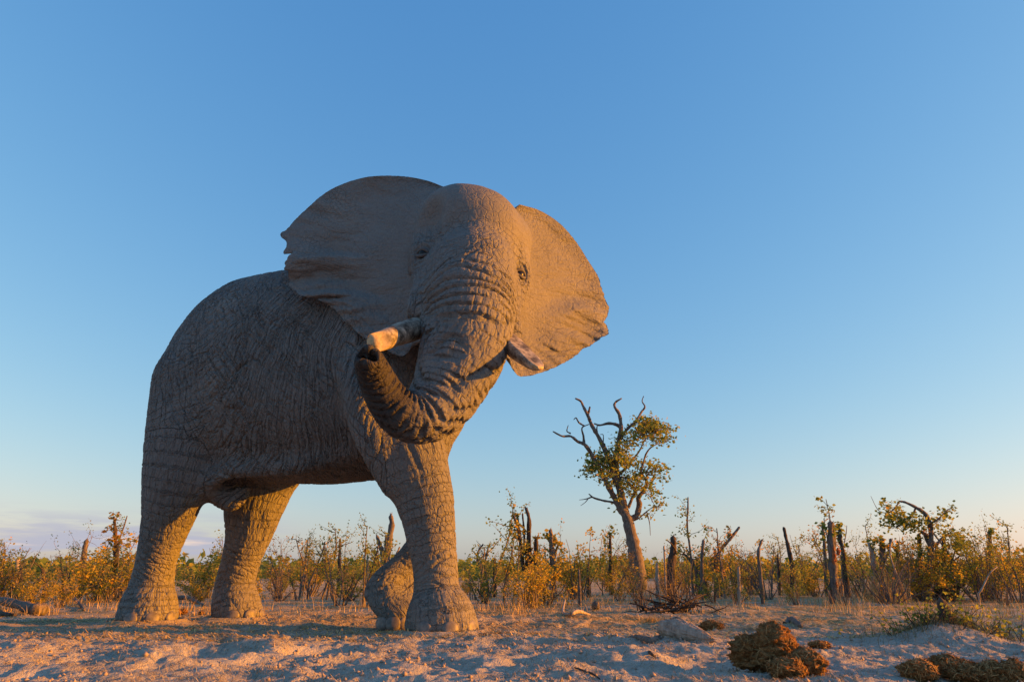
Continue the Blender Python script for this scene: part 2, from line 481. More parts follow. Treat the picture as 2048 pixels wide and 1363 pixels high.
def build_ear(root, rim, cup, seed, nu=80, nv=260):
    R = polyline(rim, nv, True); Bc = polyline(root, nv)
    # the fan of ribs spreads evenly: blend the two parameterisations
    u = np.linspace(0, 1, nu)[:, None]
    Rs = R.copy()
    for _ in range(60): Rs[1:-1] = (Rs[:-2] + 2 * Rs[1:-1] + Rs[2:]) / 4
    k = u[..., None] ** 7
    pix = Bc[None] * (1 - u[..., None]) + (Rs[None] * (1 - k) + R[None] * k) * u[..., None]
    uu = np.repeat(u, nv, 1); vv = np.repeat(np.linspace(0, 1, nv)[None], nu, 0)
    edge = sstep(0.70, 1.0, uu)
    ends = np.sin(np.pi * np.clip(vv, 0, 1)) ** 0.5
    # ragged rim, mostly low on the ear
    rag = pnoise(np.stack([vv.ravel() * 30, vv.ravel() * 0 + seed, vv.ravel() * 0], 1), seed).reshape(uu.shape)
    rag2 = pnoise(np.stack([vv.ravel() * 85, vv.ravel() * 0 + seed + 3.3, vv.ravel() * 0], 1), seed).reshape(uu.shape)
    low = sstep(0.32, 0.5, vv) * (1 - sstep(0.93, 1.0, vv))
    shrink = 1 - (0.012 * rag + 0.010 * np.minimum(rag2, 0.1) * -1) * edge * low * 2.0
    pix[..., 0] = Bc[None, :, 0] + (pix[..., 0] - Bc[None, :, 0]) * shrink
    pix[..., 1] = Bc[None, :, 1] + (pix[..., 1] - Bc[None, :, 1]) * shrink
    Y = pix[..., 2] + cup * np.sin(np.pi * uu) * ends
    # ribs and folds that run out to the rim
    q = np.stack([vv.ravel() * 9 + 1.3 * pnoise(np.stack([vv.ravel() * 3, uu.ravel() * 2, 0 * uu.ravel() + seed], 1)), uu.ravel() * 1.2, 0 * uu.ravel() + seed], 1)
    fold = pnoise(q, seed + 1).reshape(uu.shape)
    q2 = np.stack([vv.ravel() * 34, uu.ravel() * 2.2, 0 * uu.ravel() + seed], 1)
    fold2 = pnoise(q2, seed + 2).reshape(uu.shape)
    lowfold = 0.35 + 0.65 * sstep(0.3, 0.55, vv)
    Y += (0.095 * fold * sstep(0.12, 0.7, uu) + 0.042 * fold2 * sstep(0.30, 0.9, uu)) * lowfold * ends
    big = pnoise(np.stack([pix[..., 0].ravel() / 110, pix[..., 1].ravel() / 110, 0 * uu.ravel() + seed], 1), seed).reshape(uu.shape)
    Y += 0.035 * big * sstep(0.05, 0.4, uu)
    x = pix[..., 0] - PW / 2; y = PH / 2 - pix[..., 1]
    dy = CP * FPX - SP * y; dz = SP * FPX + CP * y
    W = np.stack([x * Y / dy, Y, CAM_H + dz * Y / dy], -1)
    du = np.gradient(W, axis=0); dv = np.gradient(W, axis=1)
    nrm = np.cross(du, dv); nrm /= np.linalg.norm(nrm, axis=2)[..., None] + 1e-9
    if nrm[nu // 2, nv // 2, 1] > 0: nrm = -nrm            # towards the viewer
    th = (0.030 * (1 - uu) ** 1.3 + 0.009)[..., None]
    th = th * (1 - 0.75 * sstep(0.97, 1.0, uu))[..., None]
    # fine wrinkle relief on the front
    qa = np.stack([vv.ravel() * 60, uu.ravel() * 16, 0 * uu.ravel() + seed], 1)
    fine = pnoise(qa, seed + 5).reshape(uu.shape)
    qb = W.reshape(-1, 3) * 32
    f1, f2 = worley(qb, seed)
    cell = np.minimum((f2 - f1), 0.3).reshape(uu.shape) / 0.3
    rel = (0.007 * fine * sstep(0.3, 0.8, uu) * (0.3 + 0.7 * sstep(0.35, 0.6, vv)) + 0.0045 * (cell - 1))[..., None]
    front = W + nrm * (th * 0.5 + rel); back = W - nrm * th * 0.5
    V = np.concatenate([front.reshape(-1, 3), back.reshape(-1, 3)])
    i = np.arange(nu * nv).reshape(nu, nv); o = nu * nv
    f = np.stack([i[:-1, :-1], i[1:, :-1], i[1:, 1:], i[:-1, 1:]], -1).reshape(-1, 4)
    fl = np.cross(V[f[0, 1]] - V[f[0, 0]], V[f[0, 2]] - V[f[0, 0]]) @ nrm.reshape(-1, 3)[f[0, 0]] < 0
    if fl: f = f[:, ::-1]
    b = f[:, ::-1] + o
    def strip(a):
        q = np.stack([a[:-1], a[1:], a[1:] + o, a[:-1] + o], 1); return q if not fl else q[:, ::-1]
    S = [strip(i[-1]), strip(i[0])[:, ::-1], strip(i[:, 0][::-1]) , strip(i[:, -1])]
    thin = np.concatenate([uu.ravel(), uu.ravel()])
    ea = np.stack([vv.ravel() * 26 + 1.5 * fold.ravel(), uu.ravel() * 4.5, 0 * uu.ravel()], 1); eb = W.reshape(-1, 3) * 24
    return V, np.concatenate([f, b] + S), thin, np.concatenate([ea, ea]), np.concatenate([eb, eb])

def quad_edges(F):
    e = np.concatenate([F[:, [0, 1]], F[:, [1, 2]], F[:, [2, 3]], F[:, [3, 0]]])
    e.sort(axis=1)
    key = e[:, 0].astype(np.int64) * (F.max() + 1) + e[:, 1]
    u, inv = np.unique(key, return_inverse=True)
    E = np.stack([u // (F.max() + 1), u % (F.max() + 1)], 1)
    return E, inv.reshape(4, -1).T
def relax(V, F, it, fac=0.5):
    E, _ = quad_edges(F); n = len(V)
    deg = np.bincount(E.ravel(), minlength=n).astype(float)
    for _ in range(it):
        S = np.stack([np.bincount(E[:, 0], V[E[:, 1], k], n) + np.bincount(E[:, 1], V[E[:, 0], k], n) for k in range(3)], 1)
        V = V + fac * (S / deg[:, None] - V)
    return V
def subdivide(V, F):
    E, fe = quad_edges(F); n, m = len(V), len(E)
    V2 = np.concatenate([V, (V[E[:, 0]] + V[E[:, 1]]) / 2, V[F].mean(1)])
    c = n + m + np.arange(len(F)); e = fe + n
    F2 = np.concatenate([np.stack([F[:, k], e[:, k], c, e[:, k - 1]], 1) for k in range(4)])
    return V2, F2
def vert_normals(V, F):
    fn = np.cross(V[F[:, 2]] - V[F[:, 0]], V[F[:, 3]] - V[F[:, 1]])
    N = np.stack([sum(np.bincount(F[:, j], fn[:, k], len(V)) for j in range(4)) for k in range(3)], 1)
    return N / (np.linalg.norm(N, axis=1)[:, None] + 1e-12)

def wrinkle(V, Nrm):
    """displacement of the skin along its normal, by body region"""
    n = len(V)
    dT, LT, rT, vT, tT = TRUNK.d(V, True)
    disp_t = np.zeros(n); m = dT < 0.25
    WA = np.zeros((n, 3)); WB = np.zeros((n, 3))
    TA = np.zeros((n, 3)); TBc = np.zeros((n, 3)); LA = np.zeros((n, 3)); LB = np.zeros((n, 3))
    # angle around the trunk
    ref = np.array([0.25, -1, 0.2]); ref /= np.linalg.norm(ref)
    def ringcoords(vec, tan, ref):
        a = ref - tan * (tan @ ref)[:, None]; a /= np.linalg.norm(a, axis=1)[:, None] + 1e-9
        b = np.cross(tan, a)
        return np.arctan2((vec * b).sum(1), (vec * a).sum(1))
    def groove(f1, f2, w): return -(1 - sstep(0, w, f2 - f1))
    Vm = V[m]; Lm = LT[m]; rm = rT[m]
    ang = ringcoords(vT[m], tT[m], ref)
    wob = pnoise(Vm * 3.5, 3) * 0.05 + pnoise(Vm * 11, 4) * 0.012
    Lw = Lm + wob + 0.05 * np.cos(ang)
    ringu = Lw * 15 + 5.0 * np.maximum(Lw - 0.7, 0)                # rings get finer towards the tip
    row = np.floor(ringu); fr = ringu - row
    h1 = _wtab[row.astype(np.int64) & 255]
    col = ang * np.maximum(rm, 0.1) * (12 + 9 * h1[:, 0]) + h1[:, 1] * 7 + 0.5 * pnoise(Vm * 8, 12)
    fc = col - np.floor(col)
    TA[m] = np.stack([ringu, ang * np.maximum(rm, 0.1) * 13, 0 * Lm], 1); TBc[m] = np.stack([ringu * 2.1, ang * np.maximum(rm, 0.1) * 5, 0 * Lm + 9], 1)
    er = np.minimum(fr, 1 - fr); ec_ = np.minimum(fc, 1 - fc)
    am = np.clip(0.75 + 0.7 * fbm(Vm * np.array([4, 4, 7]), 2, 9), 0.15, 1.4)
    am2 = np.clip(0.6 + 1.1 * fbm(Vm * 6 + 4, 2, 10), 0.0, 1.4)
    gr = -np.exp(-(er / 0.13) ** 2); gc = -np.exp(-(ec_ / 0.12) ** 2)
    bulge = np.sqrt(np.clip(er * 2, 0, 1)) * 0.55
    brick = (1 - 0.75 * sstep(0.65, 1.2, Lm)) * sstep(-0.05, 0.12, Lm)
    depth = 0.024 * (1 - 0.55 * sstep(1.0, 1.8, Lm)) * sstep(-0.1, 0.2, Lm)
    disp_t[m] = depth * (np.minimum(gr * am, gc * am2 * brick * 0.5) + bulge)
    wt = sstep(0.11, 0.0, dT) * (LT > 0.02) * sstep(0.05, 0.30, LT)
    # legs: rings near the feet, cracked cells above
    disp = np.zeros(n); wl = np.zeros(n)
    for k, (nm, ch) in enumerate(LEGS.items()):
        d, L, r, vec, tan = ch.d(V, True)
        m = d < 0.12
        a = ringcoords(vec[m], tan[m], np.array([0.0, -1, 0.0]))
        Lr = (L[m] / ch.L[-1])
        sag = 0.10 * np.sin(a * 1.0 + k) * sstep(0.55, 0.9, Lr) + 0.05 * pnoise(V[m] * 4, 20 + k)
        q = np.stack([(L[m] + sag) * 17, a * np.maximum(r[m], .12) * 15, 0 * a + k * 7], 1)
        q[:, :2] += 0.3 * np.stack([pnoise(V[m] * 12, 30), pnoise(V[m] * 12, 31)], 1)
        f1, f2 = worley(q, 3, 2); g1 = groove(f1, f2, 0.22)
        q2 = q * np.array([0.9, 0.22, 1]) + 31
        f1, f2 = worley(q2, 4, 2); g2 = groove(f1, f2, 0.22)
        low = sstep(0.5, 0.75, Lr) * (1 - 0.8 * sstep(0.93, 1.0, Lr))
        am = 0.6 + 0.7 * fbm(V[m] * 4, 2, 40 + k)
        fl = fbm(np.stack([(L[m] + 0.3 * a) * 2.5, a * 4.5, 0 * a + k * 3], 1), 3, 45 + k)
        hind = 1.0 if nm.startswith('hind') else 0.45
        dd = 0.010 * am * (g1 * hind * (1 - 0.5 * low) + 1.5 * g2 * low) + 0.016 * fl * (1 - low)
        ww = sstep(0.10, 0.0, d[m]) * sstep(0.12, 0.38, Lr)
        cur = wl[m]
        better = ww > cur
        t = disp[m]; t[better] = dd[better]; disp[m] = t
        ix = np.flatnonzero(m)[better]
        ra = (a * np.maximum(r[m], .12))[better]; Ls = (L[m] + sag)[better]
        LA[ix] = np.stack([Ls * 17, ra * 19, 0 * ra + k * 7], 1); lowb = sstep(0.55, 0.75, Lr)[better]
        LB[ix] = np.where((lowb > .5)[:, None], np.stack([Ls * 15, ra * 4.0, 0 * ra + 50 + k * 7], 1), np.stack([Ls * 5.5 + ra * 3, ra * 15, 0 * ra + 60 + k * 7], 1))
        cur[better] = ww[better]; wl[m] = cur
    # torso: long sagging creases crossed by short ones
    q0 = V - B_O
    s = q0 @ B_F; l = q0 @ B_L; z = V[:, 2]
    warp = np.stack([fbm(V * 1.6, 3, 50), fbm(V * 1.6 + 9, 3, 51), fbm(V * 1.6 + 19, 3, 52)], 1)
    c = np.stack([s, l, z], 1) + 0.13 * warp
    # one family climbs from the belly to the shoulder, the other falls from the spine to the groin
    th = np.interp(c[:, 0], [-0.2, 0.5, 1.0, 1.6, 2.2], [0.10, 0.35, 0.65, 1.10, 1.25])
    al = c[:, 0] * np.cos(th) + c[:, 2] * np.sin(th); ac = -c[:, 0] * np.sin(th) + c[:, 2] * np.cos(th)
    WA = np.stack([al * 2.6, ac * 14.5, c[:, 1] * 4], 1)
    f1, f2 = worley(WA, 5); g1 = groove(f1, f2, 0.13) * (0.35 + 0.65 * sstep(0.0, 0.5, c[:, 0]))
    th = np.interp(c[:, 0], [-0.8, -0.3, 0.3, 0.9, 1.5], [-1.35, -1.15, -0.90, -0.75, -0.9])
    al = c[:, 0] * np.cos(th) + c[:, 2] * np.sin(th); ac = -c[:, 0] * np.sin(th) + c[:, 2] * np.cos(th)
    WB = np.stack([al * 2.8, ac * 12.5, c[:, 1] * 4], 1) + 40
    f1, f2 = worley(WB, 6); g2 = groove(f1, f2, 0.12) * (1 - 0.75 * sstep(0.7, 1.4, c[:, 0]))
    f1, f2 = worley(V * 24 + 1.5 * warp, 7); g3 = groove(f1, f2, 0.22)
    am = np.clip(0.65 + 0.9 * fbm(V * 2.2, 2, 60), 0.1, 1.5)
    am2 = np.clip(0.65 + 0.9 * fbm(V * 2.9 + 7, 2, 61), 0.1, 1.3)
    tor = 0.020 * g1 * am + 0.017 * g2 * am2 + 0.003 * g3
    # head: cracked, finer, smooth on the crown
    hl = (V - H_O) @ H_M
    q = np.stack([hl[:, 0] * 19, hl[:, 1] * 16, hl[:, 2] * 13], 1) + 0.8 * warp
    f1, f2 = worley(q, 8); gh = groove(f1, f2, 0.2)
    crown = sstep(0.05, 0.30, hl[:, 2])
    hd = 0.006 * gh * (1 - 0.85 * crown) * np.clip(0.7 + 0.8 * fbm(V * 3, 2, 70), 0.1, 1.4)
    # rings of loose skin round the eyes
    for e in EYES:
        ec = e[0]; de = np.linalg.norm((V - ec) * np.array([1, 1, 0.8]), axis=1)
        hd += 0.006 * np.sin(de * 190 + 2 * pnoise(V * 14, 71)) * sstep(0.15, 0.07, de) * sstep(0.03, 0.05, de)
    head_d = np.linalg.norm((V - hp(0, -.05, 0)) / np.array([1, 1, 1.3]), axis=1)
    wh = sstep(0.72, 0.52, head_d) * sstep(-0.50, -0.40, -hl[:, 1])
    wh = sstep(0.66, 0.54, head_d)
    HA = np.stack([hl[:, 0] * 18, hl[:, 1] * 15, hl[:, 2] * 14], 1) + 0.8 * warp; HB = np.stack([hl[:, 0] * 5, hl[:, 1] * 5, hl[:, 2] * 17], 1) + 0.9 * warp + 70
    # finer plates on rump and thigh
    WA[s < 0.15] *= np.array([2.2, 1.15, 1.6])
    for wgt, A_, B_ in ((wh, HA, HB), (wl, LA, LB), (wt, TA, TBc)):
        k_ = wgt > 0.5; WA[k_] = A_[k_]; WB[k_] = B_[k_]
    out = tor * (1 - wh) + hd * wh
    out = out * (1 - wl) + disp * wl
    out = out * (1 - wt) + disp_t * wt
    out += 0.006 * fbm(V * 4.5, 3, 80) * (1 - 0.6 * wt)
    return out, wt, wl, wh, LT, WA, WB

def build_elephant(vox=0.020):
    pts = np.concatenate([c.c[:, :3] for c in list(LEGS.values()) + [TRUNK, NECK]] + [np.array([bw(-1, -.9, 0), bw(-1, .9, 3.2), bw(2.8, -.9, 1), bw(2.8, .9, 3.2), hp(0, 0, .8)])])
    lo = pts.min(0) - 0.35; hi = pts.max(0) + 0.35; lo[2] = -0.1
    V, F = surface_nets(elephant_sdf, lo, hi, vox)
    V = relax(V, F, 3)
    V, F = subdivide(V, F)
    V = relax(V, F, 2)
    Nn = vert_normals(V, F)
    disp, wt, wl, wh, LT, WA, WB = wrinkle(V, Nn)
    V = V + Nn * disp[:, None]
    thin = np.zeros(len(V))
    hl = (V - H_O) @ H_M
    crease = np.clip(1 - 0.35 * wh - 0.45 * wh * sstep(0.02, 0.22, hl[:, 2]) - 0.55 * wt - 0.45 * wl, 0.15, 1)
    # moist dark snout tip
    dark = sstep(1.16, 1.42, LT) * wt
    for root, rim, cup, seed in ((EAR_L_ROOT, EAR_L_RIM, 0.07, 3), (EAR_R_ROOT, EAR_R_RIM, 0.05, 8)):
        ve, fe, te, ea, eb = build_ear(root, rim, cup, seed); WA = np.concatenate([WA, ea]); WB = np.concatenate([WB, eb])
        F = np.concatenate([F, fe + len(V)]); V = np.concatenate([V, ve])
        thin = np.concatenate([thin, te * 0 + 1]); dark = np.concatenate([dark, te * 0]); crease = np.concatenate([crease, 0.18 + 0.22 * te])
    me = mesh_from('elephant_body', V, F)
    fattr(me, 'ear', thin); fattr(me, 'dark', dark); fattr(me, 'crease', crease)
    for nm_, W_ in (('line_a', WA), ('line_b', WB)):
        at = me.attributes.new(nm_, 'FLOAT_VECTOR', 'POINT'); at.data.foreach_set('vector', W_.astype(np.float32).ravel())
    return me

def skin_material():
    M = Mat('elephant_skin', 0.78, 0.22)
    co = M.coord('Object')
    n1 = M.noise(co, 2.2, 5, 0.6); n2 = M.noise(co, 14, 5, 0.65); n3 = M.noise(co, 70, 3, 0.6)
    c = M.ramp(n1, [(0.30, (0.123, 0.122, 0.122)), (0.55, (0.155, 0.153, 0.153)), (0.75, (0.192, 0.187, 0.179))])
    c = M.mix(M.math('MULTIPLY', n2, 0.45), c, (0.204, 0.197, 0.185), 'MIX')
    c = M.mix(M.math('MULTIPLY', M.math('SUBTRACT', n3, 0.35, True), 1.3), c, (0.073, 0.073, 0.075))
    # dust climbs the legs
    z = M.node('ShaderNodeSeparateXYZ', Vector=co).outputs['Z']
    dz = M.math('SUBTRACT', 1.0, M.math('MULTIPLY', z, 1.1), True)
    c = M.mix(M.math('MULTIPLY', dz, M.math('MULTIPLY', n2, 0.40)), c, (0.27, 0.22, 0.165))
    c = M.mix(M.math('MULTIPLY', M.attr('dark'), 0.92), c, (0.030, 0.027, 0.027))
    M.color(c)
    def lines(attr, thr, sc=1.0):
        v = M.node('ShaderNodeAttribute', attribute_name=attr).outputs['Vector']
        w = M.node('ShaderNodeVectorMath', operation='MULTIPLY_ADD')
        M.l.new(M.node('ShaderNodeTexNoise', Vector=co, Scale=16.0, Detail=2.0).outputs['Color'], w.inputs[0])
        w.inputs[1].default_value = (0.5, 0.5, 0.5); M.l.new(v, w.inputs[2])
        return M.math('DIVIDE', M.math('MINIMUM', M.voro(w.outputs[0], sc), thr), thr)
    amp1 = M.node('ShaderNodeMapRange', Value=M.noise(co, 3.1, 2)); amp1.inputs[1].default_value = .30; amp1.inputs[2].default_value = .62; amp1.inputs[3].default_value = .25
    amp2 = M.node('ShaderNodeMapRange', Value=M.noise(co, 4.3, 2)); amp2.inputs[1].default_value = .38; amp2.inputs[2].default_value = .68; amp2.inputs[3].default_value = .15
    la = M.math('MULTIPLY', lines('line_a', 0.085), amp1.outputs[0]); lb = M.math('MULTIPLY', lines('line_b', 0.075), amp2.outputs[0])
    lf = M.math('ADD', M.math('MULTIPLY', lines('line_a', 0.16, 2.3), 0.22), M.math('MULTIPLY', M.math('MINIMUM', M.voro(co, 19), 0.07), 2.2))
    h = M.math('MULTIPLY', M.math('ADD', M.math('ADD', la, lb), lf), M.attr('crease'))
    b = M.bump(h, 1.0, 0.014)
    M.bump(n3, 0.35, 0.004, b)
    return M.m

def lathe_along(rows, seg=18, cap=True):
    """tube mesh through rows (x, y, z, r)"""
    c = np.asarray(rows, float); V = []; F = []
    n = len(c)
    T = np.gradient(c[:, :3], axis=0); T /= np.linalg.norm(T, axis=1)[:, None]
    a = np.cross(T[0], [0, 0, 1.0]); 
    if np.linalg.norm(a) < 1e-3: a = np.array([1.0, 0, 0])
    for k in range(n):
        a = a - T[k] * (a @ T[k]); a /= np.linalg.norm(a); b = np.cross(T[k], a)
        for j in range(seg):
            t = 2 * math.pi * j / seg
            V.append(c[k, :3] + c[k, 3] * (a * math.cos(t) + b * math.sin(t)))
    for k in range(n - 1):
        for j in range(seg):
            j2 = (j + 1) % seg
            F.append((k * seg + j, k * seg + j2, (k + 1) * seg + j2, (k + 1) * seg + j))
    if cap:
        F.append(tuple(range(seg))[::-1]); F.append(tuple((n - 1) * seg + j for j in range(seg)))
    return np.array(V), F
def tusk_mesh(rows, seed, cut, wear=0.035):
    c = catmull(px_rows(rows), 8)
    V, F = lathe_along(c, 28)
    ax = c[-1, :3] - c[-4, :3]; ax /= np.linalg.norm(ax)
    # worn facet across the tip
    nrm = np.array(cut, float); nrm /= np.linalg.norm(nrm)
    tip = c[-1, :3] - ax * wear
    dd = (V - tip) @ nrm
    V = np.where((dd > 0)[:, None], V - nrm * dd[:, None], V)
    V = V + 0.003 * np.stack([pnoise(V * 14 + 5 * k, seed + k) for k in range(3)], 1)
    me = mesh_from('tusk', V, F)
    fattr(me, 'along', np.repeat(np.linspace(0, 1, len(c)), 28))
    return me
def ivory_material():
    M = Mat('ivory', 0.62, 0.25)
    co = M.coord('Object')
    n = M.noise(co, 16, 6, 0.7); n2 = M.noise(co, 60, 4, 0.6)
    c = M.ramp(n, [(0.38, (0.05, 0.042, 0.035)), (0.50, (0.19, 0.165, 0.135)), (0.66, (0.46, 0.41, 0.34))])
    tip = M.math('MULTIPLY', M.math('SUBTRACT', M.attr('along'), 0.80, True), 6.0, True)
    c = M.mix(tip, c, M.ramp(n2, [(0.3, (0.36, 0.27, 0.15)), (0.7, (0.55, 0.44, 0.28))]))
    M.color(c); M.bump(n2, 0.3, 0.004)
    return M.m
def uv_ball(r, sx=1, sy=1, sz=1, u=20, v=14):
    V = []; F = []
    for i in range(v + 1):
        t = math.pi * i / v
        for j in range(u):
            p = 2 * math.pi * j / u
            V.append((r * sx * math.sin(t) * math.cos(p), r * sy * math.sin(t) * math.sin(p), r * sz * math.cos(t)))
    for i in range(v):
        for j in range(u):
            F.append((i * u + j, (i + 1) * u + j, (i + 1) * u + (j + 1) % u, i * u + (j + 1) % u))
    return np.array(V), np.array(F)
def elephant():
    root = empty('elephant', tuple(bw(1.0, 0, 0)))
    tag(root, 'big grey bull elephant walking over sandy ground with ears spread and trunk curled up', 'elephant')
    off = Vector(root.location)
    def put(name, me, mat):
        me.transform(Matrix.Translation(-off)); return link(name, me, mat, root)
    body = put('body', build_elephant(VOX), skin_material())
    iv = ivory_material()
    a = put('tusk', tusk_mesh([(850, 648, 4.30, .070), (826, 659, 4.15, .073), (800, 667, 4.00, .070), (772, 678, 3.84, .063), (750, 685, 3.72, .054)], 4, (0.55, -0.8, -0.15)), iv)
    a['label'] = 'short thick tusk with its worn tip pale in the sun'
    b = put('tusk', tusk_mesh([(1006, 672, 4.22, .066), (1026, 690, 4.13, .070), (1044, 705, 4.04, .066), (1060, 717, 3.97, .058), (1073, 727, 3.91, .046), (1082, 733, 3.87, .022)], 9, (0.3, -0.6, 0.75), 0.006), iv)
    b['label'] = 'short stained tusk with a bevelled dark tip'
    # eyes
    E = Mat('eye_ball', 0.3, 0.3); E.color((0.010, 0.006, 0.004))
    L = Mat('eyelid_skin', 0.6, 0.25); L.color((0.085, 0.080, 0.080))
    for e in EYES:
        out = e[1]; c = e[0] - out * 0.026
        V, F = uv_ball(0.036); eb = put('eye', mesh_from('eye', V + c, F), E.m)
        # upper and lower lid: two rolled folds
        up = H_M[:, 2]; sd = np.cross(out, up); sd /= np.linalg.norm(sd); up = np.cross(sd, out)
        for s in (1, -1):
            rows = []
            for t in np.linspace(-1, 1, 13):
                rows.append((*(c + sd * 0.055 * t + up * s * 0.029 * (1 - t * t) + out * (0.026 - 0.020 * t * t)), 0.009 + 0.005 * (1 - t * t)))
            V, F = lathe_along(rows, 10); lid = mesh_from('eyelid', V, F)
            lid.transform(Matrix.Translation(-off)); link('eyelid', lid, L.m, eb)
    # toenails
    N = Mat('toenail', 0.5, 0.3); co = N.coord('Object'); n = N.noise(co, 30, 4)
    N.color(N.ramp(n, [(0.3, (0.094, 0.084, 0.081)), (0.7, (0.214, 0.187, 0.168))]))
    for leg, angs in (('fore_right', (-112, -70, -28, 12)), ('hind_right', (-95, -55, -15)), ('hind_left', (-80, -40, 0)), ('fore_left', (-125, -85, -45))):
        ch = LEGS[leg].c[-1]
        for ad in angs:
            an = math.radians(ad)
            d = np.array([math.cos(an), math.sin(an), 0])
            R = ch[3] * 0.94
            V, F = uv_ball(1.0, 0.018, 0.056, 0.050, 14, 10)
            V[:, 0] *= 1 + 0.4 * (V[:, 2] < 0)
            Rm = np.array(Matrix.Rotation(an, 3, 'Z'))
            V = V @ Rm.T + np.array([ch[0], ch[1], 0]) + d * R + np.array([0, 0, 0.045])
            put('toenail', mesh_from('toenail', V, F), N.m)
    # pads of the lifted foot's toes
    return root
# ------------------------------------------------------------------ the ground
FEET = [(LEGS[k].c[-1, 0], LEGS[k].c[-1, 1], LEGS[k].c[-1, 3]) for k in ('hind_right', 'hind_left', 'fore_right')]
PITS = [(G(392, 1318), .26, .050), (G(640, 1310), .20, .03), (G(1090, 1335), .22, .03), (G(150, 1330), .30, .035), (G(1430, 1330), .25, .03), (G(700, 1350), .18, .025)]
MOUNDS = [(G(1365, 1290), .30, .03), (G(1900, 1288), .32, .085), (G(215, 1262), .35, .030), (G(560, 1300), .28, .030), (G(930, 1312), .20, .025), (G(1230, 1322), .24, .045), (G(1110, 1345), .16, .03), (G(820, 1295), .16, .025), (G(760, 1345), .2, .03), (G(300, 1340), .2, .03), (G(60, 1300), .25, .03), (G(1700, 1330), .2, .03), (G(1600, 1262), .4, .03)]
def ground_h(x, y):
    x = np.asarray(x, float); y = np.asarray(y, float)
    p = np.stack([x, y, 0 * x], 1)
    far = np.hypot(x, y)
    near = sstep(16, 5, far)
    h = 0.030 * fbm(p * 0.55, 3, 100)
    w = p + 0.15 * np.stack([pnoise(p * 1.3, 101), pnoise(p * 1.3 + 5, 102), 0 * x], 1)
    b1 = np.abs(pnoise(w * np.array([1.5, 2.1, 1]), 103)); b2 = np.abs(pnoise(w * np.array([3.4, 4.6, 1]) + 3, 104)); b3 = np.abs(pnoise(w * np.array([8.0, 10.5, 1]) + 7, 105))
    b4 = np.abs(pnoise(w * np.array([17.0, 23.0, 1]) + 9, 108))
    h += near * (0.050 * (0.28 - b1) + 0.034 * (0.28 - b2) + 0.020 * (0.28 - b3) + 0.012 * (0.25 - b4))
    close = sstep(8, 3.5, far)
    fine = pnoise(p * 21, 106)
    h += close * (0.008 * fine + 0.009 * np.maximum(pnoise(p * 44, 107), -0.1))
    for c, r, d in PITS:
        q = np.hypot(x - c[0], (y - c[1])) / r
        h += -d * np.exp(-(q * 1.3) ** 4) + d * 0.55 * np.exp(-((q - 1.25) / 0.35) ** 2)
    for c, r, d in MOUNDS:
        q = np.hypot(x - c[0], (y - c[1])) / r
        h += d * np.exp(-q * q * 1.6)
    for fx, fy, fr in FEET:                       # the planted feet press into the sand
        q = np.hypot(x - fx, y - fy) / fr
        k = sstep(1.9, 1.0, q)
        h = h * (1 - k) + k * 0.018 + 0.018 * np.exp(-((q - 1.18) / 0.12) ** 2)
    lf = LEGS['fore_left'].c[-1]
    k = sstep(0.6, 0.25, np.hypot(x - lf[0], y - lf[1]))
    h = h * (1 - k) + np.minimum(h, 0.0) * k
    # gentle rise and fall of the plain
    h += 0.10 * fbm(p * 0.05, 2, 110) * sstep(10, 40, far)
    return h
def gh(x, y): return float(ground_h([x], [y])[0])
def on_ground(px, py, it=4):
    """photo pixel -> point on the real ground"""
    z = 0.0
    for _ in range(it):
        c = G(px, py, z); z = gh(c[0], c[1])
    return np.array([c[0], c[1], z])
def axis_steps(fine_lo, fine_hi, step, lo, hi, grow):
    a = list(np.arange(fine_lo, fine_hi, step))
    s, v = step, fine_hi
    while v < hi: a.append(v); s *= grow; v += s
    a.append(hi); s, v = step, fine_lo
    pre = []
    while v > lo: s *= grow; v -= s; pre.append(max(v, lo))
    return np.array(pre[::-1] + a)
def ground_material():
    M = Mat('sandy_ground', 0.95, 0.1)
    co = M.coord('Object')
    n1 = M.noise(co, 0.9, 5, 0.6); n2 = M.noise(co, 7, 6, 0.65); n3 = M.noise(co, 60, 4, 0.7)
    c = M.ramp(n2, [(0.30, (0.31, 0.28, 0.235)), (0.52, (0.42, 0.39, 0.335)), (0.72, (0.51, 0.475, 0.42))])
    # straw and leaf litter, thicker away from the bare sand
    y = M.node('ShaderNodeSeparateXYZ', Vector=co).outputs['Y']
    lit = M.math('MULTIPLY', M.math('SUBTRACT', y, 4.1), 0.55, True)
    lit = M.math('MULTIPLY', lit, M.math('MULTIPLY', M.math('SUBTRACT', n1, 0.30, True), 3.4, True))
    lc = M.ramp(n2, [(0.30, (0.20, 0.135, 0.062)), (0.5, (0.36, 0.245, 0.105)), (0.7, (0.52, 0.38, 0.18))])
    c = M.mix(lit, c, lc)
    c = M.mix(M.math('MULTIPLY', M.math('SUBTRACT', n3, 0.45, True), 1.6), c, (0.197, 0.151, 0.116))
    M.color(c)
    b = M.bump(n3, 0.9, 0.02)
    M.bump(M.noise(co, 220, 3, 0.6), 0.4, 0.004, b)
    return M.m
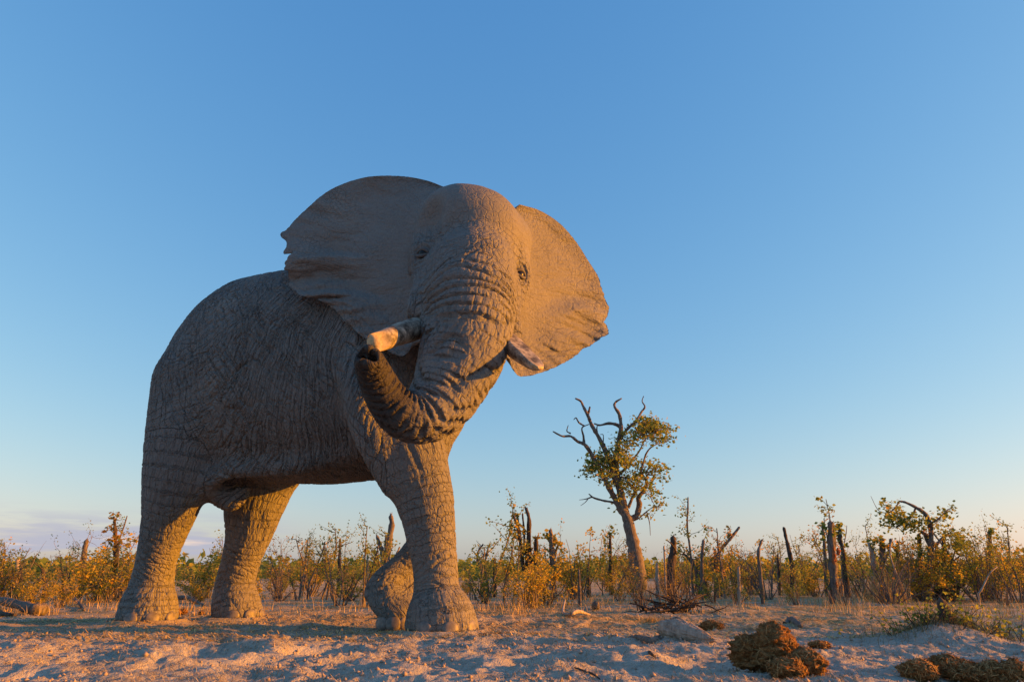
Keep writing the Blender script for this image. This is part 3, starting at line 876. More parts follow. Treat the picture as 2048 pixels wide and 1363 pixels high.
def build_ground():
    xs = axis_steps(-3.2, 3.2, 0.014, -2500, 2500, 1.07)
    ys = axis_steps(2.3, 5.6, 0.013, -60, 4000, 1.035)
    X, Y = np.meshgrid(xs, ys)
    Z = ground_h(X.ravel(), Y.ravel())
    V = np.stack([X.ravel(), Y.ravel(), Z], 1)
    nx, ny = len(xs), len(ys)
    i = np.arange(nx * ny).reshape(ny, nx)
    F = np.stack([i[:-1, :-1], i[:-1, 1:], i[1:, 1:], i[1:, :-1]], -1).reshape(-1, 4)
    o = link('ground', mesh_from('ground', V, F), ground_material())
    tag(o, 'trampled pale sand with straw litter', kind='structure')
    return o
# ------------------------------------------------------------------ plants
RNG = np.random.RandomState(11)
class MB:
    """collects tubes and leaves into one mesh"""
    def __init__(s): s.v = []; s.f = []; s.n = 0; s.h = []
    def add(s, V, F, hue=0.5):
        s.v.append(np.asarray(V)); s.f += [tuple(int(j) + s.n for j in f) for f in F]; s.n += len(V)
        s.h.append(np.full(len(V), hue) if np.isscalar(hue) else np.asarray(hue))
    def tube(s, pts, r0, r1, seg=6, gnarl=0.0, cap=True, prof=None):
        pts = np.asarray(pts, float)
        n = len(pts)
        r = np.linspace(r0, r1, n) if prof is None else np.asarray(prof)
        if gnarl: r = r * (1 + gnarl * RNG.normal(size=n).clip(-1.5, 1.5))
        T = np.gradient(pts, axis=0); T /= np.linalg.norm(T, axis=1)[:, None] + 1e-9
        a = np.array([1.0, 0.2, 0.1]); V = []
        ph = np.arange(seg) * 2 * math.pi / seg
        wob = 1 + gnarl * 1.2 * RNG.uniform(-1, 1, (1, seg))
        for k in range(n):
            a = a - T[k] * (a @ T[k]); a /= np.linalg.norm(a) + 1e-9; b = np.cross(T[k], a)
            rr = r[k] * wob[0] * (1 + gnarl * 0.5 * RNG.uniform(-1, 1, seg))
            V.append(pts[k] + rr[:, None] * (np.cos(ph)[:, None] * a + np.sin(ph)[:, None] * b))
        V = np.concatenate(V); F = []
        for k in range(n - 1):
            for j in range(seg):
                j2 = (j + 1) % seg
                F.append((k * seg + j, k * seg + j2, (k + 1) * seg + j2, (k + 1) * seg + j))
        if cap:                                   # a broken, splintered end
            V = np.vstack([V, pts[-1] + T[-1] * r[-1] * (1.2 if gnarl else 0.6)]); e = len(V) - 1
            for j in range(seg): F.append(((n - 1) * seg + j, (n - 1) * seg + (j + 1) % seg, e))
        s.add(V, F)
    def leaves(s, C, size, spread=0.35):
        """diamond leaves with a folded midrib, one per centre"""
        C = np.asarray(C, float); n = len(C)
        if n == 0: return
        d = RNG.normal(size=(n, 3)); d[:, 2] = d[:, 2] * 0.6 - 0.15; d /= np.linalg.norm(d, axis=1)[:, None]
        u = RNG.normal(size=(n, 3)); u -= d * (u * d).sum(1)[:, None]; u /= np.linalg.norm(u, axis=1)[:, None]
        w = np.cross(d, u)
        L = size * RNG.uniform(0.6, 1.3, n)[:, None]
        V = np.stack([C - d * L * .5, C + u * L * spread + w * L * .10 - d * L * .05, C + d * L * .5, C - u * L * spread + w * L * .10 - d * L * .05], 1).reshape(-1, 3)
        i = np.arange(n) * 4
        F = [(a, a + 1, a + 2) for a in i] + [(a, a + 2, a + 3) for a in i]
        s.add(V, F, np.repeat(RNG.random_sample(n), 4))
    def blades(s, base, h, lean, width, n_seg=3):
        base = np.asarray(base); n = len(base)
        az = RNG.uniform(0, 2 * math.pi, n); hh = h * RNG.uniform(0.4, 1.2, n); ln = lean * RNG.uniform(0.1, 1.2, n)
        dx = np.stack([np.cos(az), np.sin(az), 0 * az], 1); sd = np.stack([-np.sin(az), np.cos(az), 0 * az], 1)
        V = []
        for k in range(n_seg + 1):
            t = k / n_seg
            c = base + dx * (ln * hh * t * t)[:, None] + np.array([0, 0, 1.0]) * (hh * (t - 0.25 * t * t * ln))[:, None]
            wd = width * (1 - t * 0.9)
            V += [c - sd * wd * .5, c + sd * wd * .5]
        V = np.stack(V, 1).reshape(-1, 3); m = 2 * (n_seg + 1); F = []
        for i in range(n):
            for k in range(n_seg): F.append((i * m + 2 * k, i * m + 2 * k + 1, i * m + 2 * k + 3, i * m + 2 * k + 2))
        s.add(V, F, np.repeat(RNG.random_sample(n), m))
    def mesh(s, name, smooth=True):
        me = mesh_from(name, np.concatenate(s.v), s.f, smooth)
        fattr(me, 'hue', np.concatenate(s.h)); return me

def leaf_material(name, stops, trans=0.5):
    M = Mat(name, 0.6, 0.25)
    co = M.coord('Object')
    c = M.ramp(M.math('ADD', M.math('MULTIPLY', M.attr('hue'), 0.75), M.math('MULTIPLY', M.noise(co, 1.4, 2), 0.25)), stops)
    M.color(c)
    t = M.node('ShaderNodeBsdfTranslucent'); M.l.new(c, t.inputs['Color'])
    mx = M.node('ShaderNodeMixShader'); mx.inputs[0].default_value = trans
    M.l.new(M.b.outputs[0], mx.inputs[1]); M.l.new(t.outputs[0], mx.inputs[2])
    M.l.new(mx.outputs[0], M.n['Material Output'].inputs['Surface'])
    return M.m
def bark_material(name, a, b, c):
    M = Mat(name, 0.9, 0.15); co = M.coord('Object')
    mp = M.node('ShaderNodeMapping', Vector=co); mp.inputs['Scale'].default_value = (1, 1, 0.22)
    n = M.noise(mp.outputs[0], 38, 5, 0.65); n2 = M.noise(co, 5, 4, 0.6)
    col = M.ramp(n, [(0.32, a), (0.52, b), (0.72, c)])
    col = M.mix(M.math('MULTIPLY', n2, 0.35), col, a)
    M.color(col); M.bump(n, 0.9, 0.02)
    return M.m
LEAF = {
 'gold': leaf_material('golden_leaves', [(0.10, (0.22, 0.20, 0.028)), (0.40, (0.40, 0.31, 0.040)), (0.70, (0.55, 0.38, 0.045)), (0.92, (0.46, 0.22, 0.035))]),
 'olive': leaf_material('olive_leaves', [(0.10, (0.100, 0.150, 0.030)), (0.50, (0.200, 0.240, 0.045)), (0.80, (0.340, 0.310, 0.050)), (0.96, (0.38, 0.19, 0.035))]),
 'rust': leaf_material('rusty_leaves', [(0.10, (0.165, 0.130, 0.028)), (0.45, (0.300, 0.215, 0.035)), (0.75, (0.390, 0.215, 0.035)), (0.95, (0.40, 0.140, 0.028))]),
}
BARK = {
 'grey': bark_material('grey_bark', (0.063, 0.052, 0.046), (0.172, 0.143, 0.125), (0.298, 0.246, 0.207)),
 'dark': bark_material('dark_bark', (0.035, 0.027, 0.022), (0.085, 0.064, 0.053), (0.161, 0.120, 0.094)),
 'pale': bark_material('pale_deadwood', (0.183, 0.143, 0.115), (0.379, 0.309, 0.252), (0.539, 0.459, 0.379)),
 'red': bark_material('torn_red_bark', (0.183, 0.057, 0.025), (0.391, 0.120, 0.046), (0.574, 0.207, 0.080)),
}
def walk(p, d, length, n, wander, up=0.0):
    pts = [np.array(p, float)]; d = np.array(d, float)
    for _ in range(n):
        d = d + RNG.normal(size=3) * wander + np.array([0, 0, up]); d /= np.linalg.norm(d)
        pts.append(pts[-1] + d * length / n)
    return np.array(pts)
def grow_shrub(h, spread, stems, leaves, leaf_size, bare=0.2, r=0.012, twigs=5):
    """multi-stemmed scrub: stems fan from one foot, twigs carry the leaves"""
    W, L = MB(), MB(); C = []
    for k in range(stems):
        az = RNG.uniform(0, 2 * math.pi); out = RNG.uniform(0.05, 1.0) * spread
        d = np.array([math.cos(az) * out, math.sin(az) * out, 1.0]); d /= np.linalg.norm(d)
        hh = h * RNG.uniform(0.55, 1.05)
        b = np.array([math.cos(az), math.sin(az), 0]) * RNG.uniform(0, 0.10) * h + np.array([0, 0, -0.04])
        st = walk(b, d, hh, 6, 0.16, 0.05)
        W.tube(st, r * h * RNG.uniform(0.7, 1.4), r * h * 0.25, 5, 0.08)
        isbare = RNG.random_sample() < bare
        for j in range(twigs):
            t = RNG.uniform(0.25, 1.0); i = min(int(t * 6), 5); p = st[i] + (st[i + 1] - st[i]) * (t * 6 - i)
            td = RNG.normal(size=3) * 0.8 + d * 0.7 + np.array([math.cos(az), math.sin(az), 0]) * 0.4
            tw = walk(p, td / np.linalg.norm(td), h * RNG.uniform(0.12, 0.34), 4, 0.25, 0.04)
            W.tube(tw, r * h * 0.30, r * h * 0.10, 3, 0.0, False)
            if not isbare:
                m = int(leaves / (stems * twigs) * RNG.uniform(0.3, 1.7))
                q = tw[1:][RNG.randint(0, 4, m)] + RNG.normal(size=(m, 3)) * h * 0.035
                C.append(q)
    if C: L.leaves(np.concatenate(C), leaf_size)
    return W, L
def grow_sapling(h, trunks, leaves, leaf_size, crown=0.45):
    """a few crooked trunks, many broken short, with thin sprays of leaves high up"""
    W, L = MB(), MB(); C = []
    for k in range(trunks):
        az = RNG.uniform(0, 6.28); hh = h * (1.0 if k == 0 else RNG.uniform(0.45, 0.95))
        b = np.array([math.cos(az), math.sin(az), 0]) * (0 if k == 0 else RNG.uniform(.04, .16) * h) + np.array([0, 0, -.05])
        st = walk(b, (RNG.normal() * .14, RNG.normal() * .14, 1), hh, 9, 0.10, 0.03)
        r = h * RNG.uniform(.012, .021)
        W.tube(st, r, r * RNG.uniform(.25, .6), 6, 0.14)
        if k > 0 and RNG.random_sample() < .35: continue
        for j in range(9):
            t = RNG.uniform(crown, 1.0); i = min(int(t * 9), 8); p = st[i] + (st[i + 1] - st[i]) * (t * 9 - i)
            a = RNG.uniform(0, 6.28)
            tw = walk(p, (math.cos(a), math.sin(a), RNG.uniform(.1, 1.1)), h * RNG.uniform(.10, .30), 5, .25, .06)
            W.tube(tw, r * .30, r * .08, 4, 0.0, False)
            m = int(leaves / (trunks * 9) * RNG.uniform(.3, 1.9))
            C.append(tw[1:][RNG.randint(0, 5, m)] + RNG.normal(size=(m, 3)) * h * np.array([.032, .032, .022]))
    if C: L.leaves(np.concatenate(C), leaf_size)
    return W, L
def gnarled_stump(h, r, lean=(0, 0), forks=0, seg=8, knob=0.10):
    """a broken, elephant-browsed stem"""
    W = MB()
    n = max(7, int(h / 0.11)); t = np.linspace(0, 1, n)
    wx = np.cumsum(RNG.normal(size=n)) * 0.012 * h; wy = np.cumsum(RNG.normal(size=n)) * 0.012 * h
    pts = np.stack([lean[0] * h * t + wx - wx[0], lean[1] * h * t + wy - wy[0], t * h * 1.04 - 0.04 * h], 1)
    prof = r * (1.25 - 0.55 * t ** 0.7) * (1 + knob * RNG.normal(size=n).clip(-1, 1.6)); prof[0] = r * 1.5
    W.tube(pts, 0, 0, seg, 0.10, True, prof)
    # splinters at the break
    for _ in range(3):
        a = RNG.uniform(0, 6.28); b = pts[-1] + np.array([math.cos(a), math.sin(a), 0]) * prof[-1] * 0.6
        W.tube([b - [0, 0, 0.03], b + [RNG.normal() * .01, RNG.normal() * .01, RNG.uniform(.03, .10)]], prof[-1] * 0.45, 0.002, 4, 0, False)
    for _ in range(forks):
        k = RNG.randint(n // 3, n - 1); a = RNG.uniform(0, 6.28)
        d = np.array([math.cos(a), math.sin(a), RNG.uniform(0.3, 1.2)]); d /= np.linalg.norm(d)
        W.tube(walk(pts[k], d, h * RNG.uniform(0.1, 0.3), 4, 0.2, 0.15), prof[k] * 0.5, prof[k] * 0.2, 6, 0.1)
    return W, pts
def sprouts(pts, n, size, rad, lo=0.2):
    """coppice leaves that shoot straight from a stem"""
    L, W = MB(), MB()
    C = []
    for _ in range(max(3, n // 14)):
        p = pts[RNG.randint(int(len(pts) * lo), len(pts))]
        d = RNG.normal(size=3) + np.array([0, 0, 0.5]); d /= np.linalg.norm(d)
        tw = walk(p, d, rad * RNG.uniform(0.6, 1.5), 4, 0.25, 0.08); W.tube(tw, 0.006, 0.002, 3, 0, False)
        C.append(tw[1:][RNG.randint(0, 4, 14)] + RNG.normal(size=(14, 3)) * rad * 0.16)
    L.leaves(np.concatenate(C), size)
    return W, L
def fine(o):
    if o.name.split('.')[0] in ('leaves', 'foliage', 'twigs', 'crown', 'blades', 'grass', 'branches', 'stems', 'straw_fibres', 'torn_bark'): o['kind'] = 'stuff'
    return o
def plant(name, loc, parts, label, cat, group=None, rz=0.0, sc=1.0):
    o = empty(name, tuple(loc), rz, sc)
    for pn, me, mat in parts: fine(link(pn, me, mat, o))
    return tag(o, label, cat, group)
def copy_plant(o, loc, rz, sc):
    c = o.copy(); COL.objects.link(c)
    c.location = loc; c.rotation_euler = (0, 0, rz); c.scale = (sc, sc, sc * RNG.uniform(0.85, 1.15))
    for ch in list(o.children):
        k = ch.copy(); COL.objects.link(k); k.parent = c
    return c
def px_per_m(p):
    return FPX / (p[1] * CP + (p[2] - CAM_H) * SP)
def traced(Y, pts, jit=0.06, n=5, rseed=None):
    """limb through photo pixels at about distance Y, wandering in depth"""
    c = catmull(np.asarray(pts, float), n)
    dy = np.cumsum(RNG.normal(size=len(c))) * jit
    return np.array([P(x, y, Y + d) for (x, y), d in zip(c, dy - dy[0])])

# --- the tall half-dead tree
def big_tree():
    Y = 17.0
    Z = lambda pts: [(1000 + a * .3668, 780 + b * .3668) for a, b in pts]
    base = P(1277, 1178, Y); base[2] = gh(base[0], base[1])
    W, D, L = MB(), MB(), MB()
    trunk = np.vstack([base - [0, 0, .1], traced(Y, Z([(760, 1020), (745, 930), (735, 870), (710, 760), (690, 690), (655, 635)]), 0.01)])
    W.tube(trunk, .195, .100, 10, 0.08)
    limbs = [
     (W, [(655, 640), (610, 560), (570, 480), (535, 420), (500, 350), (460, 295), (425, 280), (385, 250), (340, 250), (290, 225)], .085, .018),
     (W, [(690, 690), (660, 560), (640, 480), (635, 400), (640, 320), (655, 250), (660, 195), (650, 130), (625, 90), (630, 65), (662, 45)], .095, .022),
     (W, [(640, 520), (610, 420), (575, 330), (535, 250), (500, 190), (480, 140), (455, 90), (440, 60), (412, 45)], .075, .022),
     (D, [(655, 198), (630, 185), (590, 180), (545, 190), (515, 182)], .05, .018),
     (D, [(480, 130), (486, 110), (490, 92)], .035, .02),
     (D, [(458, 290), (455, 250), (447, 205), (485, 185)], .035, .012),
     (D, [(460, 195), (430, 175), (415, 150), (402, 160)], .025, .01), (D, [(385, 235), (365, 222), (372, 190)], .022, .008),
     (D, [(530, 235), (528, 205), (532, 190)], .02, .01), (D, [(562, 300), (563, 245), (548, 240)], .016, .008),
     (W, [(690, 700), (740, 690), (760, 625), (755, 585), (790, 540), (800, 500), (775, 455)], .085, .03),
     (W, [(700, 640), (720, 590), (740, 540), (700, 500)], .04, .015),
     (W, [(660, 250), (700, 205), (740, 170), (770, 120), (790, 90), (775, 60), (783, 32)], .045, .01),
     (W, [(760, 470), (780, 400), (800, 340), (840, 300), (920, 275)], .035, .01),
     (D, [(655, 638), (620, 612), (560, 600), (510, 585), (485, 565)], .040, .014), (D, [(500, 582), (470, 592), (432, 597)], .02, .006), (D, [(485, 585), (465, 610), (440, 628)], .012, .005),
     (W, [(640, 400), (600, 380), (560, 370), (510, 380)], .03, .01), (W, [(640, 470), (690, 420), (730, 370), (760, 330), (800, 250)], .04, .01),
     (W, [(755, 700), (800, 660), (830, 640), (890, 620)], .018, .005), (W, [(800, 660), (815, 720), (820, 790)], .014, .006),
     (W, [(765, 560), (810, 570), (850, 640)], .014, .005), (D, [(640, 470), (700, 478), (760, 460)], .022, .01), (D, [(690, 500), (720, 525), (735, 535)], .022, .01),
    ]
    dead = []
    for B, pts, r0, r1 in limbs:
        if B is D:
            B = MB(); dead.append(B)
        B.tube(traced(Y, Z(pts), 0.035), r0, r1, 7, 0.10)
    C = []
    for cx, cy, rx, ry, n in [(800, 170, 75, 35, 170), (850, 215, 75, 45, 260), (790, 240, 70, 50, 220), (900, 270, 45, 22, 70), (745, 200, 40, 40, 60), (690, 270, 60, 45, 130), (650, 330, 60, 60, 150),
                              (560, 380, 80, 45, 300), (500, 430, 45, 40, 120), (600, 440, 60, 50, 140), (700, 380, 70, 70, 180), (790, 440, 75, 55, 190), (845, 430, 30, 45, 70), (760, 520, 75, 50, 120), (580, 490, 50, 40, 60),
                              (690, 470, 60, 60, 90), (700, 560, 60, 50, 60), (820, 560, 40, 60, 45), (860, 620, 40, 30, 45), (820, 700, 40, 60, 30), (650, 600, 40, 50, 25)]:
        k = max(3, n // 8)
        ctr = np.stack([cx + RNG.normal(size=k) * rx * .55, cy + RNG.normal(size=k) * ry * .55], 1)
        for a, b in ctr:
            p = P(1000 + a * .3668, 780 + b * .3668, Y + RNG.normal() * 0.45)
            q = P(1000 + (cx + (a - cx) * .2) * .3668, 780 + (cy + 12 + (b - cy) * .2) * .3668, Y + RNG.normal() * 0.2)
            mid = (p + q) / 2 + RNG.normal(size=3) * 0.06
            W.tube([q, mid, p], .010, .004, 3, 0, False)
            C.append(p + RNG.normal(size=(12, 3)) * np.array([.11, .11, .055]))
    L.leaves(np.concatenate(C), 0.085)
    off = Vector(base)
    def part(n, mb):
        me = mb.mesh(n); me.transform(Matrix.Translation(-off)); return me
    t = plant('mopane_tree', base, [('trunk', part('trunk', W), BARK['grey']), ('crown', part('crown', L), LEAF['olive'])], 'tall half-dead tree with bare forked limbs and thin rusty green crown', 'tree')
    for B in dead: link('dead_branch', part('dead_branch', B), BARK['grey'], t)
    return t
# ------------------------------------------------------------------ the thicket behind
def local(mb, name, base):
    me = mb.mesh(name); me.transform(Matrix.Translation(-Vector(base))); return me
def traced_stump(pts, wpx, label, Y=None, leaves=0, bark='grey', extra=(), leaf='olive', group=None, fork=0, name='dead_stump'):
    """a broken stem traced from top to foot; where the foot shows, the ground gives its distance"""
    bx, by = pts[-1]
    base = on_ground(bx, by) if Y is None else P(bx, by, Y)
    Y = base[1]; base[2] = gh(base[0], base[1])
    s = px_per_m(base)
    W = MB()
    def stem(pp, w, foot):
        c = traced(Y, pp[::-1], 0.012, 4)
        if foot: c = np.vstack([base - [0, 0, .05], c[1:]])
        n = len(c); t = np.linspace(0, 1, n); r = w / s / 2
        prof = r * (1.25 - 0.5 * t) * (1 + 0.10 * RNG.normal(size=n).clip(-1, 1.5))
        W.tube(c, 0, 0, 8, 0.12, True, prof)
        for _ in range(2):
            b = c[-1]; W.tube([b - [0, 0, .02], b + [RNG.normal() * r * .6, RNG.normal() * r * .6, RNG.uniform(.5, 1.6) * r]], r * .4, .002, 4, 0, False)
        for _ in range(fork):
            k = RNG.randint(n // 3, n); a = RNG.uniform(0, 6.28)
            W.tube(walk(c[k], (math.cos(a), math.sin(a), .8), 8 * r * RNG.uniform(.6, 1.5), 4, .25, .1), r * .35, r * .12, 5, .1)
        return c
    main = stem(pts, wpx, True)
    allp = [main]
    for pp, w in extra: allp.append(stem(pp, w, False))
    parts = [('stem', local(W, 'stem', base), BARK[bark])]
    if leaves:
        tw, L = sprouts(np.concatenate(allp), leaves, 0.065, 0.16)
        parts += [('twigs', local(tw, 'twigs', base), BARK['dark']), ('leaves', local(L, 'leaves', base), LEAF[leaf])]
    return plant(name, base, parts, label, 'stump' if not leaves else 'coppiced stump', group)

def thicket():
    A = traced_stump
    A([(173, 1081), (170, 1095), (168, 1115), (164, 1165)], 10, 'stout broken grey stump between leafy shrubs left of the elephant\'s hind leg', 11.5)
    A([(229, 1041), (231, 1080), (232, 1160)], 8, 'dark upright dead stem wrapped in leaves beside the elephant\'s hind leg', 11, 160, 'dark', leaf='rust')
    A([(85, 1139), (90, 1175), (85, 1210)], 8, 'short bent dark stump inside the golden bush by the fallen log', 9, 0, 'dark', fork=2)
    A([(35, 1119), (36, 1180)], 9, 'short pale broken stump far off behind the golden bush', 14, 0, 'pale')
    A([(782, 1032), (784, 1050), (777, 1088), (773, 1150)], 13, 'split double stump with a thin side prong behind the lifted forefoot', 13, 0, 'grey', [([(754, 1071), (760, 1090), (765, 1105), (768, 1140)], 8), ([(799, 1094), (790, 1112), (778, 1130)], 4)])
    A([(680, 1078), (679, 1110), (677, 1165)], 6, 'thin dark broken stem sticking out of a shrub under the belly', 12, 0, 'dark', fork=2)
    A([(735, 1112), (735, 1155)], 5, 'little pale stub next to the split double stump', 13, 0, 'pale')
    A([(966, 1088), (956, 1103), (955, 1118), (962, 1135), (966, 1165)], 5, 'small twisted dead sapling with crooked bare twigs', 12, 0, 'grey', [([(975, 1106), (966, 1112), (957, 1119)], 3), ([(945, 1100), (953, 1110)], 2)], fork=3)
    A([(989, 1118), (989, 1180)], 7, 'plain upright stub beside the twisted dead sapling', 12, 0, 'dark')
    A([(1052, 1016), (1058, 1040), (1056, 1085), (1054, 1160)], 9, 'coppiced clump of many tall dark broken stems with leaf tufts', 11.5, 300, 'dark',
      [([(1028, 1032), (1036, 1058), (1042, 1090), (1046, 1140)], 7), ([(1034, 1028), (1038, 1060), (1044, 1120)], 5), ([(1045, 1027), (1048, 1060), (1050, 1110)], 5), ([(1072, 1075), (1072, 1100), (1064, 1140)], 11), ([(1022, 1062), (1032, 1071), (1038, 1080)], 3), ([(1060, 1060), (1060, 1130)], 6)], 'gold')
    A([(1101, 1060), (1103, 1090), (1106, 1132), (1106, 1200)], 11, 'tall leafy-topped broken stump next to the many-stemmed clump', None, 140, 'grey', [([(1117, 1088), (1110, 1105), (1107, 1125)], 6)], 'gold')
    A([(1220, 1066), (1221, 1095), (1222, 1160)], 6, 'dark slim stem with leaf tufts just left of the tall tree', 13, 120, 'dark')
    A([(1158, 1139), (1159, 1175), (1160, 1209)], 5, 'thin bare pole standing in front of the shrubs, clear of other stems', None, 0, 'grey')
    A([(1176, 1128), (1178, 1185)], 8, 'squat dark stump set back among the shrubs before the tall tree', 12, 0, 'dark')
    A([(1346, 1076), (1347, 1090), (1344, 1115), (1339, 1180)], 15, 'thick dark broken stump with a flat top, right of the tall tree', 11.5, 0, 'dark', fork=1)
    A([(1314, 1128), (1315, 1160), (1317, 1200)], 9, 'short pale weathered stump above the brush pile', None, 0, 'pale')
    A([(1328, 1092), (1330, 1140), (1332, 1197)], 4, 'long thin pale pole between two stumps by the brush pile', None, 0, 'pale')
    A([(1407, 1081), (1404, 1120), (1405, 1200)], 8, 'straight grey stem with leaf shoots, in front of the leafy sapling', None, 70, 'grey')
    A([(1430, 1100), (1431, 1140), (1432, 1192)], 9, 'grey leaning stump half hidden in rusty leaves', None, 120, 'grey', [([(1478, 1054), (1462, 1075), (1440, 1100), (1432, 1130)], 6)], 'rust')
    A([(1477, 1134), (1478, 1165), (1479, 1207)], 7, 'low pale stump in front of the shrubs left of the curved dead pole', None, 0, 'pale')
    A([(1523, 1081), (1518, 1098), (1517, 1115), (1521, 1150), (1526, 1206)], 7, 'curved dead pole with a pointed tip standing apart', None, 0, 'grey')
    A([(1555, 1109), (1557, 1135), (1558, 1175)], 5, 'short thin stub between the curved pole and the leaning pole', 13, 0, 'dark')
    A([(1568, 1056), (1572, 1075), (1578, 1100), (1585, 1140), (1582, 1193)], 8, 'leaning dark bare pole left of the red-scarred stump', None, 0, 'dark')
    t = A([(1661, 1046), (1662, 1075), (1664, 1105), (1668, 1160), (1670, 1205)], 14, 'thick grey stump with torn red bark scars', None, 90, 'grey', [([(1666, 1047), (1668, 1075), (1668, 1100)], 7)])
    R = MB(); Yr = t.location.y - 0.085
    for (x, y, w, hh) in ((1668, 1108, 7, 26), (1677, 1102, 8, 12), (1667, 1120, 6, 12), (1673, 1168, 4, 10)):
        c = P(x, y, Yr); sc = px_per_m(c)
        pts = [c + np.array([RNG.normal() * .004, RNG.normal() * .006, k * hh / sc / 5 - hh / sc / 2]) for k in range(6)]
        R.tube(pts, w / sc / 2, w / sc / 3, 6, 0.25)
    fine(link('torn_bark', local(R, 'torn_bark', t.location), BARK['red'], t))
    A([(1679, 1057), (1680, 1080), (1686, 1105), (1692, 1170)], 9, 'dark leafy stem leaning away behind the red-scarred stump', 12, 160, 'dark')
    A([(1644, 1050), (1648, 1075), (1650, 1110), (1652, 1180)], 6, 'slender leafy stem just left of the red-scarred stump', 12.5, 90, 'grey', [([(1652, 998), (1657, 1020), (1661, 1042)], 1.6), ([(1645, 1000), (1654, 1010)], 1)])
    A([(1738, 1088), (1746, 1109), (1747, 1140), (1748, 1190)], 8, 'pale stump with a crooked leafy top near the golden grass tuft', 11.5, 80, 'pale')
    A([(1764, 1077), (1764, 1120), (1765, 1190)], 9, 'upright stump with yellow leaf shoots behind the golden grass tuft', 11.5, 150, 'grey', [([(1781, 1078), (1778, 1100), (1770, 1120)], 5)], 'gold')
    A([(1775, 1130), (1777, 1195)], 6, 'short grey stub right behind the golden grass tuft', 11, 0, 'grey')
    A([(1795, 1083), (1795, 1130), (1796, 1190)], 7, 'straight dark stump between the golden grass and the bent tree', 11.5, 60, 'dark')
    # tree with the bowed limb
    Y = 10.5
    Z = lambda pts: [(1400 + a * .3164, 960 + b * .3164) for a, b in pts]
    base = P(1859, 1200, Y); base[2] = gh(base[0], base[1])
    W, L = MB(), MB()
    W.tube(np.vstack([base - [0, 0, .05], traced(Y, Z([(1452, 700), (1455, 550), (1460, 400), (1455, 280), (1420, 210), (1370, 175), (1300, 140), (1260, 132)]), 0.02)]), .052, .014, 8, .10)
    for pts, r0, r1 in [([(1460, 400), (1430, 350), (1395, 320)], .05, .02), ([(1460, 420), (1500, 400), (1540, 350)], .035, .012), ([(1455, 270), (1500, 250), (1560, 190), (1600, 170)], .015, .005), ([(1465, 320), (1540, 420), (1600, 520), (1600, 700)], .012, .008),
                        ([(1260, 140), (1200, 200), (1130, 190), (1080, 100)], .010, .003), ([(1360, 180), (1330, 240), (1240, 300)], .014, .005), ([(1460, 480), (1540, 540), (1640, 480), (1700, 430)], .016, .005)]:
        W.tube(traced(Y, Z(pts), 0.03), r0, r1, 6, .08)
    C = []
    for cx, cy, rx, ry, n in [(1220, 220, 70, 55, 170), (1300, 260, 90, 45, 200), (1380, 260, 60, 40, 90), (1190, 170, 40, 40, 60), (1560, 190, 45, 25, 50), (1500, 270, 50, 40, 70), (1600, 330, 70, 40, 110), (1620, 420, 60, 50, 110), (1540, 470, 60, 60, 80), (1690, 390, 40, 40, 40), (1380, 470, 60, 60, 60)]:
        for _ in range(max(4, n // 5)):
            a, b = cx + RNG.normal() * rx * .6, cy + RNG.normal() * ry * .6
            p = P(*Z([(a, b)])[0], Y + RNG.normal() * .22); q = P(*Z([(cx + (a - cx) * .2, cy + (b - cy) * .2)])[0], Y)
            W.tube([q, (p + q) / 2 + RNG.normal(size=3) * .02, p], .004, .002, 3, 0, False)
            C.append(p + RNG.normal(size=(7, 3)) * .035)
    L.leaves(np.concatenate(C), 0.055)
    plant('bowed_tree', base, [('trunk', local(W, 'trunk', base), BARK['grey']), ('crown', local(L, 'crown', base), LEAF['olive'])], 'small tree whose main limb bows over to one side, dark green leaves', 'tree')
    for pts, lab in (([(1495, 420), (1490, 560), (1498, 700), (1500, 790)], 'slim grey trunk close behind the bowed tree'), ([(1540, 350), (1542, 520), (1545, 780)], 'dark straight stem on the far side of the bowed tree'), ([(1385, 340), (1392, 480), (1405, 700), (1410, 790)], 'tall thin stem close beside the bowed tree, toward the golden grass')):
        A(Z(pts), 8, lab, 10.8, 90, 'dark')
    A(Z([(1215, 370), (1200, 450), (1230, 560), (1290, 700), (1345, 830)]), 3, 'thin bare whip leaning out of the thicket past the golden grass', 9.5, 0, 'pale')
    A(Z([(1880, 545), (1830, 590), (1780, 690), (1755, 720)]), 3, 'thin pale arching twig in front of the far right bush', 9, 0, 'pale')
    A(Z([(1830, 330), (1832, 500), (1840, 690)]), 8, 'dark stem carrying leaves at the edge of the far right bush', 12.5, 150, 'dark')

